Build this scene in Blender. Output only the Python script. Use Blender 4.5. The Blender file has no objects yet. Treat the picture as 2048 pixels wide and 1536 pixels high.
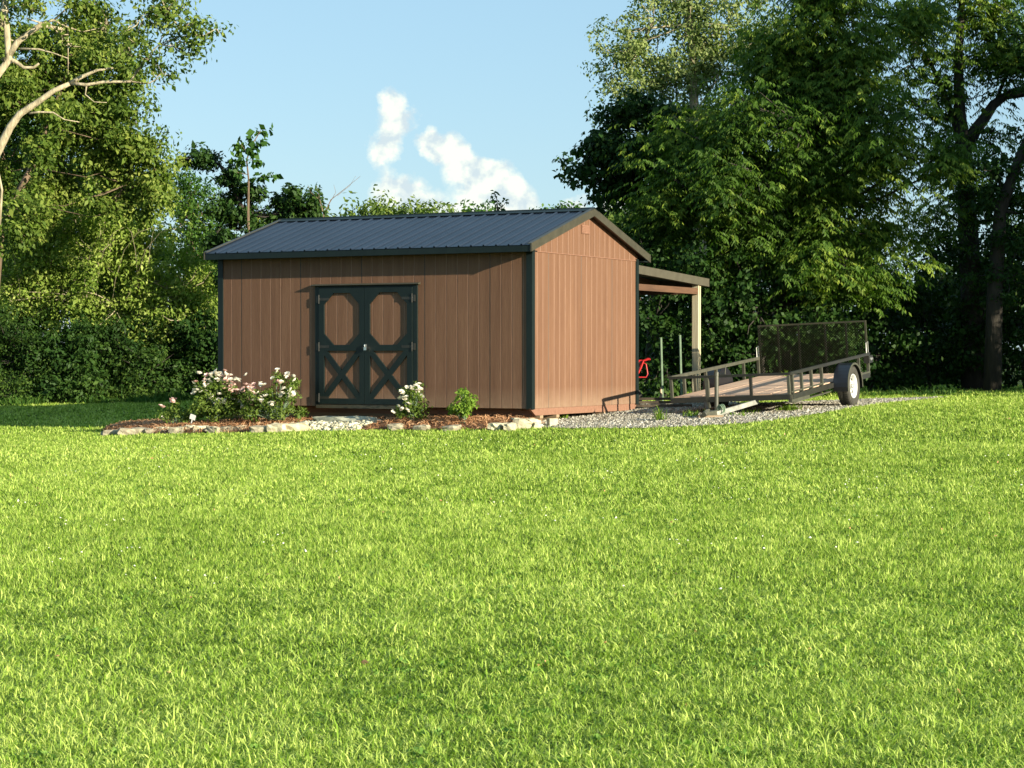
import bpy, math, random
import numpy as np
from mathutils import Vector, Matrix
# ------------------------------------------------------------------ camera, sky, sun, exposure
S = bpy.context.scene
COL = S.collection
EYE = 1.5
F = 4168.0           # focal length in pixels of the 2048 wide photograph
HOR = 710.0          # horizon row
cam = bpy.data.cameras.new('camera'); co = bpy.data.objects.new('camera', cam); COL.objects.link(co)
cam.sensor_width = 36.0; cam.lens = F/2048*36.0
cam.clip_start = 0.1; cam.clip_end = 3000
co.location = (0, 0, EYE)
co.rotation_euler = (math.radians(90) - math.atan((768-HOR)/F), 0, 0)
S.camera = co
S.view_settings.view_transform = 'Standard'; S.view_settings.look = 'None'
S.view_settings.exposure = 1.28; S.view_settings.gamma = 1.0
S.cycles.max_bounces = 6; S.cycles.transparent_max_bounces = 8
S.cycles.diffuse_bounces = 3; S.cycles.glossy_bounces = 2; S.cycles.transmission_bounces = 4

SUN_EL = math.radians(15.5)
SUN_TO = Vector((0.765*math.cos(SUN_EL), -0.644*math.cos(SUN_EL), math.sin(SUN_EL))).normalized()
sl = bpy.data.lights.new('sun', 'SUN'); so = bpy.data.objects.new('sun', sl); COL.objects.link(so)
sl.energy = 5.0; sl.angle = math.radians(0.5); sl.color = (1.0, 0.90, 0.70)
so.rotation_euler = SUN_TO.to_track_quat('Z', 'Y').to_euler()
so.location = (20, -20, 20)

W = bpy.data.worlds.new('World'); S.world = W; W.use_nodes = True
def build_world():
    nt = W.node_tree; N = nt.nodes; L = nt.links; N.clear()
    out = N.new('ShaderNodeOutputWorld'); bg = N.new('ShaderNodeBackground')
    sky = N.new('ShaderNodeTexSky'); sky.sky_type = 'NISHITA'; sky.sun_disc = False
    sky.sun_elevation = SUN_EL; sky.sun_rotation = math.atan2(SUN_TO.x, SUN_TO.y)
    sky.air_density = 1.0; sky.dust_density = 0.6; sky.ozone_density = 1.6; sky.altitude = 100
    bg.inputs['Strength'].default_value = 0.076
    tc = N.new('ShaderNodeTexCoord')
    def M(op, a, b=None, c=None, clamp=False):
        n = N.new('ShaderNodeMath'); n.operation = op; n.use_clamp = clamp
        for i, v in enumerate((a, b, c)):
            if v is None: continue
            if isinstance(v, (int, float)): n.inputs[i].default_value = v
            else: L.new(v, n.inputs[i])
        return n.outputs[0]
    sep = N.new('ShaderNodeSeparateXYZ'); L.new(tc.outputs['Generated'], sep.inputs[0])
    yy = M('MAXIMUM', sep.outputs['Y'], 0.05)
    a = M('DIVIDE', sep.outputs['X'], yy); b = M('DIVIDE', sep.outputs['Z'], yy)
    comb = N.new('ShaderNodeCombineXYZ'); L.new(a, comb.inputs[0]); L.new(b, comb.inputs[1])
    def noise(scale, detail, rough, off=0.0):
        n = N.new('ShaderNodeTexNoise'); n.inputs['Scale'].default_value = scale; n.inputs['Detail'].default_value = detail
        n.inputs['Roughness'].default_value = rough
        mp = N.new('ShaderNodeMapping'); mp.inputs['Location'].default_value = (off, off*0.7, 0)
        L.new(comb.outputs[0], mp.inputs[0]); L.new(mp.outputs[0], n.inputs['Vector'])
        return n
    n1 = noise(75, 4, 0.6, 3.1); s1 = N.new('ShaderNodeSeparateXYZ'); L.new(n1.outputs['Color'], s1.inputs[0])
    da = M('ADD', a, M('MULTIPLY', M('SUBTRACT', s1.outputs[0], 0.5), 0.015))
    db = M('ADD', b, M('MULTIPLY', M('SUBTRACT', s1.outputs[1], 0.5), 0.015))
    blobs = [(785,212,22,.95),(800,240,22,.9),(784,262,24,.8),(770,292,23,.8),(762,312,20,.6),(781,372,26,.62),(772,398,26,.7),(806,404,34,.8),(842,420,34,.85),(870,432,30,.8),
             (860,284,19,.8),(876,304,20,.85),(912,304,23,.95),(932,330,27,.9),(905,335,24,.55),(965,348,26,.95),(985,385,42,1.15),(1010,412,42,1.15),(960,410,34,.85),(1030,420,30,1.),(925,440,50,.6),
             (1150,416,17,.7),(1128,420,12,.5),(1203,404,15,.45),(1232,412,26,.65),(1290,420,40,.5)]
    m = None
    for (px, py, r, w) in blobs:
        cx = (px-1024)/F; cy = (HOR-py)/F; rr = r/F*1.85
        d = M('SQRT', M('ADD', M('POWER', M('SUBTRACT', da, cx), 2.0), M('POWER', M('SUBTRACT', db, cy), 2.0)))
        f = M('MULTIPLY', M('SUBTRACT', 1.0, M('DIVIDE', d, rr), None, True), w)
        m = f if m is None else M('MAXIMUM', M('MULTIPLY', M('ADD', m, f), 0.72), M('MAXIMUM', m, f))
    n2 = noise(210, 7, 0.62, 1.3)
    m = M('ADD', m, M('MULTIPLY', M('MULTIPLY', M('SUBTRACT', n2.outputs[0], 0.5), 0.75), M('MULTIPLY', m, 2.6, None, True)))
    mr = N.new('ShaderNodeMapRange'); mr.interpolation_type = 'LINEAR'
    L.new(m, mr.inputs[0]); mr.inputs[1].default_value = 0.10; mr.inputs[2].default_value = 0.45
    mask = M('MULTIPLY', mr.outputs[0], M('GREATER_THAN', sep.outputs['Y'], 0.1))
    n3 = noise(90, 5, 0.55, 5.0)
    cr = N.new('ShaderNodeValToRGB'); L.new(n3.outputs[0], cr.inputs[0])
    cr.color_ramp.elements[0].position = 0.38; cr.color_ramp.elements[0].color = (3.7, 4.4, 4.7, 1)
    cr.color_ramp.elements[1].position = 0.54; cr.color_ramp.elements[1].color = (5.6, 5.9, 5.3, 1)
    # general haze veil towards the horizon is the sky's own; a little milky tint of humid air
    hz = N.new('ShaderNodeMixRGB'); hz.blend_type = 'MIX'
    L.new(sky.outputs[0], hz.inputs[1]); hz.inputs[2].default_value = (2.15, 3.65, 4.75, 1); hz.inputs[0].default_value = 0.62
    mx = N.new('ShaderNodeMixRGB'); L.new(mask, mx.inputs[0]); L.new(hz.outputs[0], mx.inputs[1]); L.new(cr.outputs[0], mx.inputs[2])
    L.new(mx.outputs[0], bg.inputs['Color']); L.new(bg.outputs[0], out.inputs[0])
build_world()

# ------------------------------------------------------------------ helpers
rng = np.random.default_rng(11)
random.seed(5)
def tag(o, label=None, cat=None, group=None, kind=None):
    if label: o['label'] = label
    if cat: o['category'] = cat
    if group: o['group'] = group
    if kind: o['kind'] = kind
    return o
def empty(name, loc=(0,0,0), rz=0.0):
    o = bpy.data.objects.new(name, None); COL.objects.link(o); o.location = loc; o.rotation_euler = (0,0,rz)
    o.empty_display_size = 0.2
    return o
def link(name, me, parent=None, loc=None):
    o = bpy.data.objects.new(name, me); COL.objects.link(o)
    if parent: o.parent = parent
    if loc is not None: o.location = loc
    return o
def at(px, py, Y):
    """pixel of the photograph at depth Y -> world point"""
    return Vector(((px-1024)/F*Y, Y, EYE + (HOR-py)/F*Y))
def npmesh(name, V, FA, mat, rnd=None, smooth=False):
    """V (n,3); FA list of (m,k) integer arrays"""
    me = bpy.data.meshes.new(name)
    V = np.ascontiguousarray(V, dtype=np.float32)
    me.vertices.add(len(V)); me.vertices.foreach_set('co', V.ravel())
    FA = [f for f in FA if len(f)]
    nl = sum(f.size for f in FA); npol = sum(len(f) for f in FA)
    me.loops.add(nl); me.loops.foreach_set('vertex_index', np.concatenate([f.ravel() for f in FA]).astype(np.int32))
    me.polygons.add(npol)
    tot = np.concatenate([np.full(len(f), f.shape[1], dtype=np.int32) for f in FA])
    start = np.concatenate([[0], np.cumsum(tot)[:-1]]).astype(np.int32)
    me.polygons.foreach_set('loop_start', start)
    try: me.polygons.foreach_set('loop_total', tot)
    except Exception: pass
    me.update(calc_edges=True)
    if rnd is not None:
        a = me.attributes.new('rnd', 'FLOAT', 'POINT'); a.data.foreach_set('value', np.ascontiguousarray(rnd, dtype=np.float32))
    if smooth: me.polygons.foreach_set('use_smooth', np.ones(npol, dtype=bool))
    me.materials.append(mat)
    return me
class MB:
    def __init__(s): s.v = []; s.f = []; s.sm = False
    def add(s, vs, fs):
        b = len(s.v); s.v += [tuple(v) for v in vs]; s.f += [tuple(b+i for i in f) for f in fs]; return s
    def box(s, x0, x1, y0, y1, z0, z1, R=None, T=None):
        vs = [Vector((x,y,z)) for z in (z0,z1) for y in (y0,y1) for x in (x0,x1)]
        if R is not None: vs = [R @ v for v in vs]
        if T is not None: vs = [v + Vector(T) for v in vs]
        return s.add(vs, [(0,2,3,1),(4,5,7,6),(0,1,5,4),(2,6,7,3),(0,4,6,2),(1,3,7,5)])
    def bar(s, p, q, w, h, up=(0,0,1)):
        """box along p->q, w sideways, h along 'up'"""
        p = Vector(p); q = Vector(q); d = (q-p).normalized(); sd = d.cross(Vector(up)).normalized(); u = sd.cross(d)
        vs = []
        for e in (p, q):
            for (a, b) in ((-1,-1),(1,-1),(1,1),(-1,1)): vs.append(e + sd*a*w/2 + u*b*h/2)
        return s.add(vs, [(3,2,1,0),(4,5,6,7),(0,1,5,4),(1,2,6,5),(2,3,7,6),(3,0,4,7)])
    def prism(s, poly, axis, a0, a1):
        """poly: list of 2D points, extruded along axis from a0 to a1. axis 'x': pts are (y,z); 'y': (x,z); 'z': (x,y)"""
        def mk(p, a):
            return {'x': (a,p[0],p[1]), 'y': (p[0],a,p[1]), 'z': (p[0],p[1],a)}[axis]
        n = len(poly); vs = [mk(p,a0) for p in poly] + [mk(p,a1) for p in poly]
        fs = [tuple(range(n-1,-1,-1)), tuple(range(n,2*n))] + [(i,(i+1)%n,n+(i+1)%n,n+i) for i in range(n)]
        return s.add(vs, fs)
    def tube(s, pts, rad, n=8, cap=True):
        pts = [Vector(p) for p in pts]
        if not hasattr(rad, '__len__'): rad = [rad]*len(pts)
        rings = []; prev = None
        for i, p in enumerate(pts):
            d = (pts[min(i+1,len(pts)-1)] - pts[max(i-1,0)])
            if d.length < 1e-6: d = Vector((0,0,1))
            d.normalize()
            if prev is None:
                a = d.orthogonal().normalized()
            else:
                a = (prev - d*prev.dot(d)); a = a.normalized() if a.length > 1e-5 else d.orthogonal().normalized()
            prev = a; b = d.cross(a)
            rings.append([p + (a*math.cos(t)+b*math.sin(t))*rad[i] for t in [2*math.pi*k/n for k in range(n)]])
        vs = [v for r in rings for v in r]; fs = []
        for i in range(len(pts)-1):
            for k in range(n):
                fs.append((i*n+k, i*n+(k+1)%n, (i+1)*n+(k+1)%n, (i+1)*n+k))
        if cap:
            fs.append(tuple(range(n-1,-1,-1))); fs.append(tuple((len(pts)-1)*n+k for k in range(n)))
        return s.add(vs, fs)
    def lathe(s, prof, c, ax, n=24):
        """prof list of (radius, along axis) revolved about axis ax through c; closed loop profile"""
        ax = Vector(ax).normalized(); a = ax.orthogonal().normalized(); b = ax.cross(a); c = Vector(c); m = len(prof)
        vs = []
        for k in range(n):
            t = 2*math.pi*k/n; d = a*math.cos(t)+b*math.sin(t)
            vs += [c + d*r + ax*h for (r,h) in prof]
        fs = []
        for k in range(n):
            k2 = (k+1)%n
            for i in range(m): fs.append((k*m+i, k*m+(i+1)%m, k2*m+(i+1)%m, k2*m+i))
        return s.add(vs, fs)
    def build(s, name, mat, parent=None, smooth=False, bevel=0, loc=None):
        me = bpy.data.meshes.new(name); me.from_pydata(s.v, [], s.f); me.update()
        me.materials.append(mat)
        import bmesh
        bm = bmesh.new(); bm.from_mesh(me); bmesh.ops.recalc_face_normals(bm, faces=bm.faces)
        if bevel:
            bmesh.ops.bevel(bm, geom=[e for e in bm.edges if len(e.link_faces)==2 and e.calc_face_angle(0) > 0.6], offset=bevel, segments=1, affect='EDGES')
        bm.to_mesh(me); bm.free()
        if smooth:
            for p in me.polygons: p.use_smooth = True
        return link(name, me, parent, loc)

# ------------------------------------------------------------------ materials
def mat(name, base=(.5,.5,.5), rough=.6, metal=0, spec=None, setup=None):
    m = bpy.data.materials.new(name); m.use_nodes = True
    b = m.node_tree.nodes['Principled BSDF']
    b.inputs['Base Color'].default_value = (*base, 1); b.inputs['Roughness'].default_value = rough; b.inputs['Metallic'].default_value = metal
    if spec is not None: b.inputs['Specular IOR Level'].default_value = spec
    if setup: setup(m.node_tree, b)
    return m
def tx_noise(nt, scale, detail=4, rough=.55, vec='Object', stretch=(1,1,1)):
    tc = nt.nodes.new('ShaderNodeTexCoord'); mp = nt.nodes.new('ShaderNodeMapping'); mp.inputs['Scale'].default_value = stretch
    nt.links.new(tc.outputs[vec], mp.inputs[0])
    n = nt.nodes.new('ShaderNodeTexNoise'); n.inputs['Scale'].default_value = scale; n.inputs['Detail'].default_value = detail; n.inputs['Roughness'].default_value = rough
    nt.links.new(mp.outputs[0], n.inputs['Vector']); return n
def ramp(nt, fac, stops):
    r = nt.nodes.new('ShaderNodeValToRGB'); e = r.color_ramp.elements
    while len(e) < len(stops): e.new(0.5)
    for i, (p, c) in enumerate(stops): e[i].position = p; e[i].color = (*c, 1)
    nt.links.new(fac, r.inputs[0]); return r
def bump(nt, b, h, strength=.3, dist=.01):
    n = nt.nodes.new('ShaderNodeBump'); n.inputs['Strength'].default_value = strength; n.inputs['Distance'].default_value = dist
    nt.links.new(h, n.inputs['Height']); nt.links.new(n.outputs[0], b.inputs['Normal'])
def noisy(name, stops, scale, rough=.7, stretch=(1,1,1), bs=.3, bd=.01, bscale=None, metal=0, spec=None, detail=5):
    def st(nt, b):
        n = tx_noise(nt, scale, detail, .6, 'Object', stretch)
        r = ramp(nt, n.outputs[0], stops); nt.links.new(r.outputs[0], b.inputs['Base Color'])
        n2 = tx_noise(nt, bscale or scale*2, 4, .6, 'Object', stretch)
        if bs: bump(nt, b, n2.outputs[0], bs, bd)
    return mat(name, rough=rough, metal=metal, spec=spec, setup=st)
def leafmat(name, c0, c1, c2, trans=.35, rough=.55, spec=.14, tcol=(.9,1.2,.35), world=.25, wg=.9):
    """leaf colour varies from leaf to leaf ('rnd') and in soft patches"""
    m = bpy.data.materials.new(name); m.use_nodes = True; nt = m.node_tree; b = nt.nodes['Principled BSDF']
    at_ = nt.nodes.new('ShaderNodeAttribute'); at_.attribute_name = 'rnd'
    n = tx_noise(nt, world, 2, .5, 'Object')
    ad = nt.nodes.new('ShaderNodeMath'); ad.operation = 'MULTIPLY_ADD'; nt.links.new(n.outputs[0], ad.inputs[0]); ad.inputs[1].default_value = wg; 
    sc = nt.nodes.new('ShaderNodeMath'); sc.operation = 'MULTIPLY_ADD'; nt.links.new(at_.outputs['Fac'], sc.inputs[0]); sc.inputs[1].default_value = .75 if wg > .5 else .95; sc.inputs[2].default_value = -.32+(.9-wg)*.5
    nt.links.new(sc.outputs[0], ad.inputs[2])
    r = ramp(nt, ad.outputs[0], [(0, c0), (.5, c1), (1, c2)])
    nt.links.new(r.outputs[0], b.inputs['Base Color']); b.inputs['Roughness'].default_value = rough; b.inputs['Specular IOR Level'].default_value = spec
    tr = nt.nodes.new('ShaderNodeBsdfTranslucent')
    mu = nt.nodes.new('ShaderNodeMixRGB'); mu.blend_type = 'MULTIPLY'; mu.inputs[0].default_value = 1; mu.inputs[2].default_value = (*[min(t*1.0,2) for t in tcol], 1)
    nt.links.new(r.outputs[0], mu.inputs[1]); nt.links.new(mu.outputs[0], tr.inputs[0])
    mx = nt.nodes.new('ShaderNodeMixShader'); mx.inputs[0].default_value = trans
    nt.links.new(b.outputs[0], mx.inputs[1]); nt.links.new(tr.outputs[0], mx.inputs[2])
    nt.links.new(mx.outputs[0], nt.nodes['Material Output'].inputs[0]); return m

def siding_mat():
    def st(nt, b):
        n = tx_noise(nt, 9, 5, .65, 'Object', (6, 6, .35))
        n2 = tx_noise(nt, 1.6, 3, .5, 'Object', (5, 5, .25))
        mixv = nt.nodes.new('ShaderNodeMath'); mixv.operation = 'MULTIPLY_ADD'; mixv.inputs[1].default_value = .5
        nt.links.new(n.outputs[0], mixv.inputs[0]); 
        h = nt.nodes.new('ShaderNodeMath'); h.operation = 'MULTIPLY'; h.inputs[1].default_value = .5; nt.links.new(n2.outputs[0], h.inputs[0]); nt.links.new(h.outputs[0], mixv.inputs[2])
        r = ramp(nt, mixv.outputs[0], [(.28, (.106,.053,.031)), (.5, (.140,.073,.043)), (.74, (.184,.102,.062))])
        tc = nt.nodes.new('ShaderNodeTexCoord'); sp = nt.nodes.new('ShaderNodeSeparateXYZ'); nt.links.new(tc.outputs['Object'], sp.inputs[0])
        mr = nt.nodes.new('ShaderNodeMapRange'); nt.links.new(sp.outputs['Z'], mr.inputs[0]); mr.inputs[1].default_value = .0; mr.inputs[2].default_value = .34; mr.inputs[3].default_value = .75; mr.inputs[4].default_value = 0
        nd = tx_noise(nt, 5, 6, .7); md = nt.nodes.new('ShaderNodeMath'); md.operation = 'MULTIPLY'; nt.links.new(mr.outputs[0], md.inputs[0]); nt.links.new(nd.outputs[0], md.inputs[1])
        mxd = nt.nodes.new('ShaderNodeMixRGB'); nt.links.new(md.outputs[0], mxd.inputs[0]); nt.links.new(r.outputs[0], mxd.inputs[1]); mxd.inputs[2].default_value = (.30,.22,.15,1)
        nt.links.new(mxd.outputs[0], b.inputs['Base Color'])
        n3 = tx_noise(nt, 30, 5, .7, 'Object', (2.2, 2.2, .22)); bump(nt, b, n3.outputs[0], .5, .006)
    return mat('siding_brown', rough=.62, spec=.25, setup=st)
M_SID = siding_mat()
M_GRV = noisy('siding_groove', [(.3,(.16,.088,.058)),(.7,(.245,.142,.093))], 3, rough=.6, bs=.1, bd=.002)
M_TRIM = noisy('dark_green_trim', [(.3,(.003,.008,.008)),(.7,(.006,.013,.012))], 6, rough=.5, bs=.12, bd=.003, bscale=60, stretch=(1,1,.3), spec=.35)
M_RAKE = noisy('weathered_dark_trim', [(.3,(.036,.034,.022)),(.7,(.055,.05,.033))], 6, rough=.45, bs=.08, bd=.003)
M_LRAKE = noisy('brown_grey_trim', [(.3,(.06,.054,.038)),(.7,(.085,.077,.055))], 6, rough=.45, bs=.08, bd=.003)
M_ROOF = noisy('charcoal_metal_roof', [(.3,(.009,.016,.030)),(.7,(.013,.022,.040))], 1.2, rough=.42, bs=.03, bd=.004, bscale=4, spec=.45)
M_BRN = noisy('brown_rim_board', [(.3,(.17,.085,.052)),(.7,(.24,.125,.08))], 5, rough=.65, stretch=(.4,4,4))
M_SKID = noisy('treated_lumber', [(.3,(.20,.14,.08)),(.7,(.32,.23,.14))], 5, rough=.75, stretch=(.4,4,4))
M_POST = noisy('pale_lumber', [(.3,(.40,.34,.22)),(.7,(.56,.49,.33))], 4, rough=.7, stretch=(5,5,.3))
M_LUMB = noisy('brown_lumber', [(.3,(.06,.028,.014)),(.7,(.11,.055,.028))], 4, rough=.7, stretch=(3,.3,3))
M_DECK = noisy('trailer_deck_wood', [(.25,(.32,.20,.13)),(.5,(.52,.35,.24)),(.8,(.66,.50,.37))], 3, rough=.8, stretch=(.5,4,4), bs=.5, bd=.006)
M_BLK = noisy('black_painted_steel', [(.3,(.016,.016,.014)),(.68,(.026,.025,.020)),(.8,(.06,.045,.03))], 7, rough=.42, bs=.08, bd=.002, spec=.5)
M_MESH = noisy('dark_expanded_steel', [(.3,(.004,.005,.002)),(.7,(.009,.009,.004))], 7, rough=.8, bs=0, spec=.1)
M_BLK2 = noisy('dull_olive_black_steel', [(.3,(.03,.03,.015)),(.7,(.055,.052,.028))], 7, rough=.55, bs=.05, bd=.002)
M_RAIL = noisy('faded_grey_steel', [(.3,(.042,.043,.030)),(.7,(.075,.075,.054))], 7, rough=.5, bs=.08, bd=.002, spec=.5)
M_FEND = noisy('gloss_black_fender', [(.3,(.006,.006,.009)),(.7,(.009,.010,.013))], 3, rough=.35, bs=.04, bd=.002, spec=.6)
M_TYRE = noisy('tyre_rubber', [(.3,(.022,.021,.018)),(.7,(.05,.046,.036))], 9, rough=.8, bs=.3, bd=.004, bscale=30)
M_RIM = noisy('white_wheel_rim', [(.3,(.42,.43,.42)),(.7,(.58,.58,.56)),(.85,(.28,.2,.13))], 8, rough=.4, bs=.02)
M_GALV = noisy('galvanised_steel', [(.3,(.36,.37,.35)),(.7,(.55,.55,.52))], 12, rough=.4, metal=.6, bs=.05)
M_RUST = noisy('rusty_iron', [(.3,(.09,.05,.025)),(.7,(.2,.13,.07))], 20, rough=.8)
M_RED = noisy('red_painted_metal', [(.3,(.33,.015,.015)),(.8,(.5,.025,.025))], 5, rough=.35, bs=.03)
M_GRNP = noisy('green_painted_post', [(.3,(.10,.16,.10)),(.8,(.2,.27,.17))], 9, rough=.6)
M_CHROME = mat('bright_lock_metal', (.8,.8,.78), .2, 1)
M_WHITE = mat('white_plastic_tag', (.8,.8,.76), .5)
M_STONE = noisy('limestone', [(.25,(.16,.13,.09)),(.45,(.40,.35,.23)),(.75,(.60,.55,.38))], 5, rough=.85, bs=.6, bd=.02, bscale=14)
M_STON2 = noisy('darker_field_stone', [(.25,(.10,.085,.06)),(.5,(.26,.23,.16)),(.8,(.48,.43,.30))], 7, rough=.85, bs=.6, bd=.02, bscale=14)
M_SLAB = noisy('grey_step_stone', [(.3,(.25,.25,.19)),(.7,(.42,.42,.32))], 4, rough=.85, bs=.5, bd=.01, bscale=12)
M_BURLAP = noisy('tan_wood', [(.3,(.35,.25,.15)),(.7,(.5,.38,.25))], 9, rough=.8)
M_BARK_P = noisy('pale_bark', [(.3,(.16,.14,.085)),(.5,(.33,.28,.18)),(.72,(.48,.42,.29))], 4, rough=.85, stretch=(3,3,1), bs=.6, bd=.03)
M_BARK_B = noisy('brown_bark', [(.3,(.08,.055,.032)),(.7,(.20,.14,.09))], 4, rough=.9, stretch=(3,3,.6), bs=.7, bd=.04)
M_BARK_D = noisy('dark_bark', [(.3,(.018,.015,.011)),(.7,(.045,.038,.028))], 4, rough=.9, stretch=(3,3,.6), bs=.7, bd=.04)
L_OLIVE = leafmat('leaves_olive', (.026,.062,.010), (.11,.17,.026), (.32,.36,.08))
L_YEL = leafmat('leaves_yellow_green', (.060,.12,.018), (.20,.28,.045), (.45,.50,.15))
L_HEDGE = leafmat('leaves_shaded_hedge', (.008,.022,.005), (.024,.058,.010), (.085,.14,.022), trans=.25)  # shade of the low hedge is put into this leaf colour
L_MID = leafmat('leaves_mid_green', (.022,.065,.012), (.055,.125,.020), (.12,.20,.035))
L_DARK = leafmat('leaves_deep_green', (.010,.030,.007), (.024,.060,.011), (.06,.11,.018), trans=.25)  # also carries the painted shade of the broadleaf tree and some hedge bushes
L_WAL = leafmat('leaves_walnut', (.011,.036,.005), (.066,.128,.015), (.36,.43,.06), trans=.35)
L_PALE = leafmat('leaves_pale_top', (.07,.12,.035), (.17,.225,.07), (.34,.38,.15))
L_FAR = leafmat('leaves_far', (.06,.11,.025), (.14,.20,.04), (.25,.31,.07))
L_WEED = leafmat('lawn_weed_leaves', (.06,.14,.022), (.14,.26,.045), (.25,.38,.08))
L_ROSE = leafmat('rose_leaves', (.035,.07,.012), (.10,.155,.025), (.22,.28,.06))
L_YOUNG = leafmat('young_shrub_leaves', (.07,.14,.02), (.15,.25,.03), (.28,.36,.06))
L_GRASS = leafmat('grass_blades', (.016,.044,.006), (.225,.370,.038), (.62,.72,.19), trans=.34, rough=.45, tcol=(1.05,1.12,.5), world=1.2, wg=.3)
L_STRAW = leafmat('pine_straw', (.16,.065,.03), (.42,.22,.11), (.66,.42,.24), trans=.1, tcol=(1,1,1), world=2)
L_PET_W = leafmat('petals_cream', (.70,.64,.52), (.80,.76,.64), (.86,.84,.76), trans=.25, tcol=(1,1,1))
L_PET_P = leafmat('petals_pink', (.76,.42,.38), (.80,.56,.50), (.84,.70,.62), trans=.25, tcol=(1,1,1))

# ------------------------------------------------------------------ terrain
CP = np.array([(0,0,-1.5),(-6,2,-1.5),(6,2,-1.5),(-2,9,-1.49),(2,9,-1.49),(-4,20,-1.42),(4,20,-1.33),(0,20,-1.38),
  (-8,34,-1.42),(-9.9,40.2,-1.38),(-11.5,36,-1.47),(-5.7,34.0,-1.32),(-3,32.6,-1.25),(0.4,31.9,-1.16),(.3,33.4,-1.12),(3,33.3,-1.02),(5.9,36.4,-.87),(8.2,40,-.85),(3.5,39,-.93),(-3,38,-1.15),
  (-12,44,-1.24),(-7,44,-1.10),(0,44,-.98),(7,44,-.83),(11,44,-.76),(-13,52,-1.02),(-12,48,-1.13),(-7,48,-1.04),(0,52,-.92),(13,52,-.80),
  (60,30,-1.0),(-60,30,-1.3),(60,90,-.9),(-60,90,-1.1),(0,90,-.9),(0,-60,-1.6),(60,-60,-1.6),(-60,-60,-1.6)], dtype=float)
def _tps():
    P = CP[:, :2]; d = np.linalg.norm(P[:,None]-P[None], axis=2); K = np.where(d>0, d*d*np.log(d+1e-9), 0) + np.eye(len(P))*1.5
    A = np.block([[K, np.c_[np.ones(len(P)), P]], [np.r_[[np.ones(len(P))], P.T], np.zeros((3,3))]])
    return np.linalg.solve(A, np.r_[CP[:,2], 0,0,0])
TW = _tps()
def gz(x, y):
    x = np.clip(np.asarray(x, float), -60, 60); y = np.clip(np.asarray(y, float), -60, 90)
    sh = x.shape; x = x.ravel(); y = y.ravel(); out = np.empty(len(x))
    for i in range(0, len(x), 50000):
        xs = x[i:i+50000]; ys = y[i:i+50000]
        d2 = (xs[:,None]-CP[None,:,0])**2 + (ys[:,None]-CP[None,:,1])**2
        out[i:i+50000] = (0.5*d2*np.log(d2+1e-12)) @ TW[:len(CP)] + TW[-3] + TW[-2]*xs + TW[-1]*ys
    out += EYE + 0.005*np.sin(x*1.3+np.sin(y*.9))*np.cos(y*.8) 
    return out.reshape(sh)
def g1(x, y): return float(gz(np.array([x]), np.array([y]))[0])
def onground(px, py):
    """pixel -> ground point"""
    Y = 5.0
    while Y < 120:
        p = at(px, py, Y)
        if p.z <= g1(p.x, p.y): return p
        Y += .05
    return at(px, py, 60)
def tps_grid():
    a = np.concatenate([-np.geomspace(900, 32, 12), np.arange(-30, 30.01, .5), np.geomspace(32, 900, 12)])
    b = np.concatenate([-np.geomspace(600, 20, 8), np.arange(-15, 70.01, .5), np.geomspace(73, 1500, 14)])
    X, Y = np.meshgrid(a, b); Z = gz(X, Y) - .012
    V = np.stack([X.ravel(), Y.ravel(), Z.ravel()], 1); n = len(a); m = len(b)
    i = np.arange(m-1)[:,None]*n + np.arange(n-1)[None]
    i = i.ravel(); return V, np.stack([i, i+1, i+n+1, i+n], 1)
def lawn_mat():
    def st(nt, b):
        n = tx_noise(nt, 22, 6, .7); r = ramp(nt, n.outputs[0], [(.3,(.015,.025,.005)),(.55,(.04,.065,.010)),(.75,(.10,.11,.03))])
        nt.links.new(r.outputs[0], b.inputs['Base Color']); n2 = tx_noise(nt, 60, 4, .7); bump(nt, b, n2.outputs[0], .8, .03)
    return mat('lawn_ground', rough=.9, spec=.1, setup=st)
V, Fq = tps_grid()
tag(link('ground', npmesh('ground', V, [Fq], lawn_mat(), smooth=True)), kind='structure')

# regions on the ground (world x, y polygons)
ALPHA = math.atan2(.466, .885)
X0, Y0 = .3125, 33.4
UU = Vector((math.cos(ALPHA), -math.sin(ALPHA), 0)); VV = Vector((math.sin(ALPHA), math.cos(ALPHA), 0))
L1, L2 = 6.10, 4.11
def sw(x, y, z=0):   # shed local -> world
    p = UU*x + VV*y; return Vector((X0+p.x, Y0+p.y, .64+z))
def inpoly(x, y, poly):
    x = np.asarray(x); y = np.asarray(y); r = np.zeros(x.shape, bool); n = len(poly); j = n-1
    for i in range(n):
        xi, yi = poly[i]; xj, yj = poly[j]
        c = ((yi > y) != (yj > y)) & (x < (xj-xi)*(y-yi)/(yj-yi+1e-12)+xi); r ^= c; j = i
    return r
gp = [onground(*p) for p in [(1095,856),(1160,857),(1300,856),(1400,852),(1500,846),(1580,836),(1650,825),(1710,814),(1780,805),(1868,797)]]
gp = [(p.x, p.y) for p in gp]
GRAVEL = gp + [(8.6,41.2),(7.2,40.6),(5.6,39.2),(4.2,38.6)] + [tuple(sw(.3,8.0)[:2]), tuple(sw(-5.5,8.0)[:2]), tuple(sw(-5.5,.8)[:2]), tuple(sw(-.25,.4)[:2])]
BED = [tuple(onground(*p)[:2]) for p in [(1085,853),(1050,857),(960,859),(860,860),(700,861),(600,862),(480,866),(350,868),(250,869),(205,866),(215,858),(300,848)]]
BED = BED + [tuple(sw(-6.6,.1)[:2]), tuple(sw(-6.0,.5)[:2]), tuple(sw(-.1,.5)[:2])]
SHEDP = [tuple(sw(*p)[:2]) for p in [(-6.1,0),(0,0),(0,4.11),(-6.1,4.11)]]

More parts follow.
